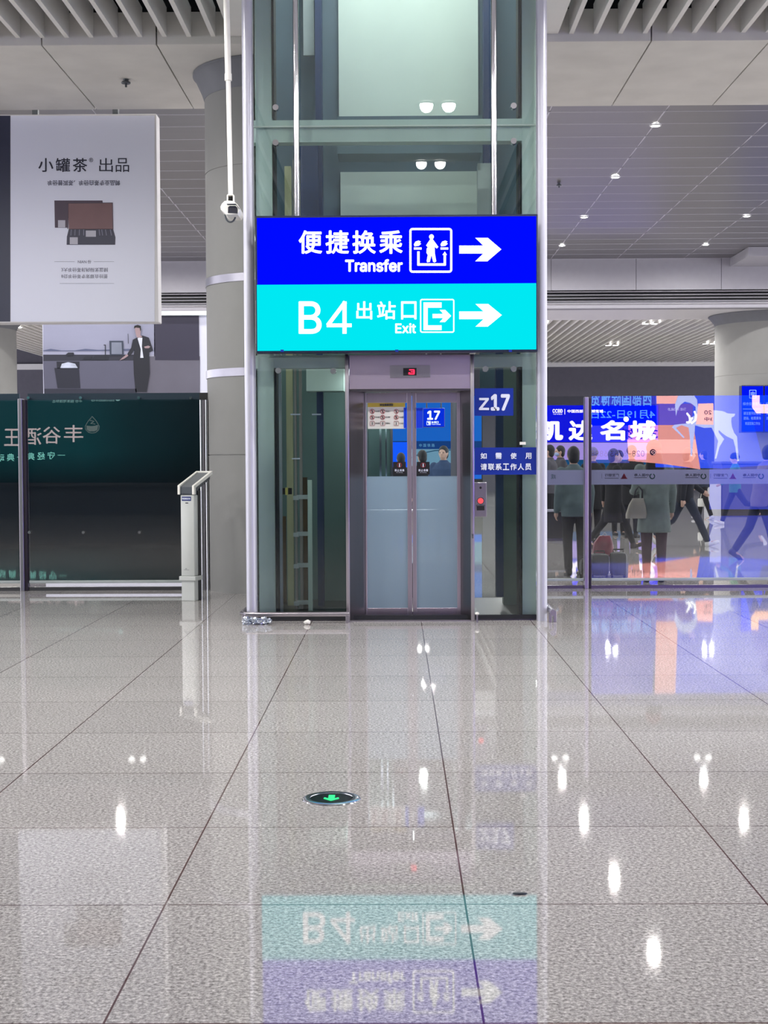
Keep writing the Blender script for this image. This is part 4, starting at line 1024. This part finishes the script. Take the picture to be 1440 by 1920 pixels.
# ------------------------------------------------------------------ people
SK = mk('skin', C(196, 160, 142), .55, var=.03)
def cloth(name, col): return mk(name, C(*col), .85, var=.12, scale=14, bump=.12)
def remesh(o, vox, sm=4):
    md = o.modifiers.new('r', 'REMESH'); md.mode = 'VOXEL'; md.voxel_size = vox
    s = o.modifiers.new('s', 'SMOOTH'); s.iterations = sm; s.factor = .5
    bpy.context.view_layer.update()
    me = bpy.data.meshes.new_from_object(o.evaluated_get(bpy.context.evaluated_depsgraph_get()))
    o.modifiers.clear(); old = o.data; o.data = me; bpy.data.meshes.remove(old)
    for p in me.polygons: p.use_smooth = True
def person(px, pfeet, h, rz, label, top, bottom, hair=(24, 22, 26), coat=None, hat=None, longhair=False, mask=False, legs=((0, 0), (0, 0)),
           arms=((8, 12), (8, 12)), lean=0.0, shoe=(30, 30, 34), vox=.010, Y=None, face=False, splay=.0, shortc=None, group=None):
    """legs: (thigh swing, knee bend) right then left; facing +Y before rz"""
    if Y is None: d = ray(px, pfeet); k = -CAMH/d.z; x, y = d.x*k, d.y*k
    else: y = Y; x = P(px, 900, Y).x
    s = h/1.70; D = math.radians
    t = thing('person', label, 'person', (x, y, 0), group); OFF[t.name] = Vector()
    V = Vector; hipz = .90
    J = {}
    for i, sd in ((0, 1), (1, -1)):
        a, kb = D(legs[i][0]), D(legs[i][1])
        hip = V((.09*sd, 0, hipz)); kn = hip + .43*V((splay*sd, math.sin(a), -math.cos(a))); an = kn + .40*V((0, math.sin(a-kb), -math.cos(a-kb)))
        fp = max(-1.0, min(.3, a-kb)); J[i] = (hip, kn, an, fp)
    low = min(min(J[i][2].z, J[i][2].z + .0) for i in (0, 1)) - .085
    dz = -low
    for i in (0, 1): J[i] = tuple(v+V((0, 0, dz)) if isinstance(v, Vector) else v for v in J[i])
    pz = hipz + dz; ln = D(lean)
    up = V((0, math.sin(ln), math.cos(ln))); pel = V((0, 0, pz))
    def T(hh, fx=0, fy=0): return pel + up*hh + V((fx, fy, 0))
    sh, nk = T(.49), T(.54)
    arm = []
    for i, sd in ((0, 1), (1, -1)):
        a, eb = D(arms[i][0]), D(arms[i][1]); ab = .16
        so = T(.48, .185*sd); el = so + .28*V((ab*sd, math.sin(a+ln*.5), -math.cos(a))).normalized()
        wr = el + .25*V((.02*sd, math.sin(a+eb), -math.cos(a+eb))).normalized(); hd = (wr-el).normalized()
        arm.append((so, el, wr, hd, sd))
    hc = T(.70, 0, .015)
    sc_ = lambda mb: [setattr(v, 'co', v.co*s) for v in mb.bm.verts]
    # body: one continuous surface
    m = MB()
    m.loft([(0, pel.y, pz-.08, .15, .10), (0, pel.y, pz, .165, .11), (*T(.16), .14, .10), (*T(.32), .165, .115), (*T(.44), .18, .105), (*T(.52), .10, .07), (*T(.56), .055, .055)])
    m.cap(T(.50), T(.62, 0, .01), .058, .052)
    m.ell(hc, .076, .096, .112); m.ell(hc+V((0, .03, -.05)), .055, .06, .06)            # skull, jaw
    m.ell(hc+V((0, .102, -.015)), .014, .018, .022); m.ell(hc+V((0, .082, .025)), .05, .014, .012)  # nose, brow
    m.ell(hc+V((0, .083, -.06)), .026, .012, .009)
    for sd in (1, -1): m.ell(hc+V((.077*sd, .0, -.005)), .010, .02, .03)
    for so, el, wr, hd, sd in arm:
        m.cap(so, el, .048, .038); m.cap(el, wr, .038, .026)
        side = V((0, 1, 0)) - hd*hd.y; side = side.normalized() if side.length > .1 else V((0, 0, 1))
        m.cap(wr, wr+hd*.075, .024, .030)
        m.cap(wr+hd*.05+side*.02, wr+hd*.05-side*.02, .02, .02)
        for k, fl in enumerate((.060, .072, .068, .052)):
            b0 = wr + hd*.085 + side*(.027-.018*k); m1 = b0 + hd*fl*.55; m2 = m1 + (hd*.7 - V((sd, 0, 0))*.7).normalized()*fl*.5
            m.cap(b0-hd*.02, m1, .0088, .0082, 8); m.cap(m1, m2, .0082, .0074, 8)
        tb = wr + hd*.03 + side*.022; m.cap(tb, tb+(side*.7+hd*.7)*.035, .011, .010, 8); m.cap(tb+(side*.7+hd*.7)*.035, tb+side*.03+hd*.06, .010, .0085, 8)
    for i in (0, 1):
        hip, kn, an, fp = J[i]; m.cap(hip, kn, .078, .052); m.cap(kn, an, .052, .034)
        f = V((0, math.cos(fp), math.sin(fp))); m.cap(an-V((0, 0, .045)), an-V((0, 0, .05))+f*.15, .035, .028)
    sc_(m); b = m.build('body', SK, t); remesh(b, vox, 3)
    # jacket or coat
    def cl(name, mb, mat, v=.013, sm=5): sc_(mb); o = mb.build(name, mat, t); remesh(o, v, sm); return o
    hem = shortc if shortc is not None else (-.10 if coat is None else coat)
    m = MB(); secs = []
    if hem < -.15: secs += [(0, pel.y+.0, pz+hem, .215, .165), (0, pel.y, pz+hem*.5, .20, .155)]
    else: secs += [(0, pel.y, pz+hem, .185, .135)]
    secs += [(0, pel.y, pz, .19, .14), (*T(.16), .175, .135), (*T(.32), .20, .15), (*T(.43), .215, .14), (*T(.50), .17, .105), (*T(.56), .075, .075), (*T(.585), .07, .072)]
    m.loft(secs, 20)
    for so, el, wr, hd, sd in arm: m.cap(so+V((-.01*sd, 0, .0)), el, .070, .056); m.cap(el, wr+hd*.01, .056, .042)
    cl('coat' if coat else 'jacket', m, top)
    m = MB(); m.loft([(0, pel.y, pz-.10, .17, .12), (0, pel.y, pz+.04, .172, .125)])
    wide = 1.0
    for i in (0, 1):
        hip, kn, an, fp = J[i]; m.cap(hip, kn, .095, .068); m.cap(kn, an+(kn-an).normalized()*.02, .068, .056 if coat is None else .048)
    cl('trousers' if coat is None else 'tights', m, bottom, .012)
    ms = mk('shoe', C(*shoe), .6)
    for i in (0, 1):
        hip, kn, an, fp = J[i]; m = MB(); f = V((0, math.cos(fp), math.sin(fp))); g = V((0, -math.sin(fp), math.cos(fp)))
        c0 = an - g*.045
        m.cap(an, c0-f*.02, .047, .046); m.cap(c0-f*.03-g*.01, c0+f*.14-g*.012, .040, .034); m.cap(c0+f*.10-g*.014+V((.01, 0, 0)), c0+f*.16-g*.016, .038, .030)
        cl('shoe', m, ms, .010, 3)
    # hair
    hm = mk('hair', C(*hair), .55, var=.2, scale=30)
    if hat is None or longhair:
        m = MB(); m.ell(hc+V((0, -.014, .022)), .086, .100, .108); m.ell(hc+V((0, -.04, -.03)), .078, .065, .09)
        if longhair: m.loft([(*T(.40, 0, -.125), .10, .03), (*T(.50, 0, -.10), .12, .05), (*T(.60, 0, -.06), .105, .06), (*T(.70, 0, -.02), .092, .09)])
        sc_(m); o = m.build('hair', hm, t); remesh(o, .011, 2)
    if hat is not None:
        m = MB(); m.ell(hc+V((0, -.005, .045)), .095, .112, .105); m.loft([(hc.x, hc.y-.008, hc.z+.015, .098, .115), (hc.x, hc.y-.008, hc.z+.06, .098, .115)])
        sc_(m); o = m.build('hat', mk('knit', C(*hat), .9, var=.15, scale=60), t); remesh(o, .011, 2)
    if face or mask:
        m = MB()
        for sd in (1, -1): m.ell(hc+V((.030*sd, .090, .005)), .012, .006, .006)
        sc_(m); m.build('eyes', M_black, t)
    if mask:
        m = MB().ell(hc+V((0, .052, -.048)), .066, .062, .048); sc_(m); m.build('face_mask', mk('mask_blue', C(160, 180, 220), .7), t, True)
    t.rotation_euler = (0, 0, rz)
    t.location = (x, y, 0)
    return t, hc*s
R = math.radians
navy = cloth('cloth_navy', (26, 28, 40)); black = cloth('cloth_black', (20, 20, 26)); denim = cloth('cloth_denim', (40, 48, 66))
person(1078, 1080, 1.60, R(8), 'person in a grey-green jacket and black trousers standing behind the steel post', cloth('cloth_greygreen', (92, 108, 112)), black, arms=((-6, 20), (-14, 30)), legs=((0, 0), (6, 14)), shortc=-.12, lean=6)
w, _ = person(1226, 1091, 1.64, R(-4), 'woman with long dark hair, grey coat, hat and dark tights seen from behind', cloth('cloth_grey_coat', (128, 140, 136)), cloth('tights_wine', (72, 44, 62)), coat=-.30, hat=(150, 74, 72), longhair=True, hair=(30, 26, 32), arms=((6, 18), (12, 75)), shoe=(60, 62, 96))
person(1150, 1028, 1.66, R(-80), 'person in a long black coat walking behind the red bag', black, black, coat=-.42, arms=((30, 30), (-20, 20)), legs=((24, 4), (-18, 22)), shoe=(50, 40, 44), vox=.014)
person(1284, 1024, 1.70, R(-86), 'man in a black jacket and dark jeans striding in white trainers', navy, denim, arms=((-25, 20), (24, 30)), legs=((28, 4), (-26, 30)), shoe=(225, 224, 222), vox=.013, lean=4)
person(1320, 974, 1.64, R(60), 'distant person in dark clothes carrying a small white bag', denim, black, legs=((12, 2), (-10, 10)), shoe=(200, 200, 205), vox=.016)
person(1378, 984, 1.58, R(84), 'walking person in a green vest and navy cap in front of the counter', cloth('cloth_green', (48, 110, 88)), navy, hat=(30, 34, 60), legs=((22, 4), (-34, 46)), arms=((-20, 20), (24, 40)), shoe=(226, 222, 220), vox=.014)
person(1425, 1050, 1.66, R(-84), 'person in a brown puffer jacket and wide dark trousers at the picture edge', cloth('cloth_brown', (106, 94, 96)), cloth('cloth_ink', (20, 26, 44)), legs=((16, 4), (-18, 16)), arms=((20, 60), (30, 60)), shoe=(20, 20, 30), lean=10, vox=.013)
person(1031, 0, 1.70, R(70), 'person in a grey jacket half hidden by the silver lift post', cloth('cloth_dgrey', (84, 82, 90)), black, Y=27.0, face=True, vox=.014)
person(1051, 0, 1.70, R(100), 'person with black hair wearing a pale blue face mask', cloth('cloth_char', (66, 64, 70)), black, Y=28.7, mask=True, vox=.014)
person(1112, 0, 1.62, R(20), 'person in a grey cap and dark coat in the crowd past the steel post', black, black, Y=25.0, hat=(120, 112, 116), coat=-.3, vox=.014)
person(1160, 0, 1.58, R(190), 'small person with a black cap facing this way between darker coats', navy, black, Y=27.5, hat=(26, 26, 34), face=True, vox=.014)
person(1184, 0, 1.66, R(-30), 'person in a dark hooded coat just behind the woman with the pale bag', black, navy, Y=26.5, coat=-.3, hat=(110, 78, 84), vox=.014)
person(792, 0, 1.60, R(30), 'dark-haired person seen through the lift door beside the warning sticker', navy, black, Y=24.5, vox=.014)
person(832, 0, 1.66, R(160), 'person with short hair facing the lift beyond its glass door', cloth('cloth_blue', (50, 70, 104)), navy, Y=23.5, face=True, vox=.014)
person(752, 0, 1.56, R(10), 'person whose head shows just above the door sticker under the notice', black, black, Y=25.5, vox=.014)

# bag, luggage
t = thing('handbag', 'cream soft handbag with a patterned strap on the arm of the woman in grey', 'bag', P(1195, 975, 16.93))
c = P(1193, 972, 16.93)
m = MB().loft([(c.x-.005, 16.93, c.z, .12, .05), (c.x, 16.93, c.z+.05, .125, .06), (c.x+.01, 16.93, c.z+.16, .10, .045), (c.x+.02, 16.93, c.z+.24, .065, .02)], 20, .6)
m.build('bag_body', mk('cream_leather', C(178, 172, 158), .5, var=.06), t, 'auto')
MB().path([(c.x-.03, 16.93, c.z+.23), (c.x-.01, 16.93, c.z+.33), (c.x+.03, 16.93, c.z+.38), (c.x+.07, 16.93, c.z+.33), (c.x+.07, 16.93, c.z+.23)], .010, 8).build('strap', mk('strap_pattern', C(60, 58, 64), .6, var=.45, scale=60), t, True)
t = thing('white_handbag', 'small white bag carried by the distant person in dark clothes', 'bag', P(1318, 952, 34.0))
c = P(1317, 950, 34.2)
MB().box(c.x-.12, c.x+.12, 34.1, 34.2, c.z, c.z+.2, .03).build('bag_body', M_whitep, t, 'auto'); MB().path([(c.x-.06, 34.15, c.z+.18), (c.x, 34.15, c.z+.5), (c.x+.06, 34.15, c.z+.18)], .012, 8).build('strap', M_whitep, t, True)
def suitcase(px, pbase, w, h, d, col, label, rz=0, name='suitcase'):
    r_ = ray(px, pbase); k = -CAMH/r_.z; x, y = r_.x*k, r_.y*k
    t = thing(name, label, 'luggage', (x, y, 0)); mt = mk(name+'_shell', C(*col), .55, var=.08)
    MB().box(x-w/2, x+w/2, y-d/2, y+d/2, .03, h, .05).build('shell', mt, t, 'auto')
    for sx in (-1, 1): MB().tube((x+sx*w*.38-.012, y, .025), (x+sx*w*.38+.012, y, .025), .025, n=16).build('wheel', M_black, t)
    MB().box(x-w/2-.004, x+w/2+.004, y-.006, y+.006, .05, h-.02, .02).build('zip', M_black, t)
    MB().path([(x-.06, y, h-.01), (x-.06, y, h+.03), (x+.06, y, h+.03), (x+.06, y, h-.01)], .009, 8).build('handle', M_black, t)
    t.rotation_euler = (0, 0, rz); return t
suitcase(1124, 1083, .23, .30, .20, (74, 76, 80), 'dark grey soft suitcase under the red bag behind the glass')
suitcase(1159, 1083, .20, .32, .20, (88, 90, 92), 'mid grey soft suitcase nearest the woman in the grey coat')
suitcase(1097, 1084, .14, .24, .18, (24, 24, 30), 'small black suitcase at the foot of the person in grey-green', name='carry_case')
m = MB(); q = P(1131, 1040, 17.95); m.loft([(q.x, 17.95, q.z-.02, .135, .10), (q.x, 17.95, q.z+.04, .14, .11), (q.x, 17.95, q.z+.15, .12, .09), (q.x+.02, 17.95, q.z+.24, .07, .03)], 20, .7)
t = thing('red_bag', 'red and grey plastic carrier bag on top of the dark suitcase', 'bag', (q.x, 17.95, q.z-.02))
m.build('bag_body', mk('red_plastic', C(150, 70, 88), .35, var=.35, scale=9), t, 'auto'); MB().path([(q.x-.03, 17.95, q.z+.2), (q.x+.02, 17.95, q.z+.28), (q.x+.07, 17.95, q.z+.2)], .006, 8).build('handle', M_grey, t)
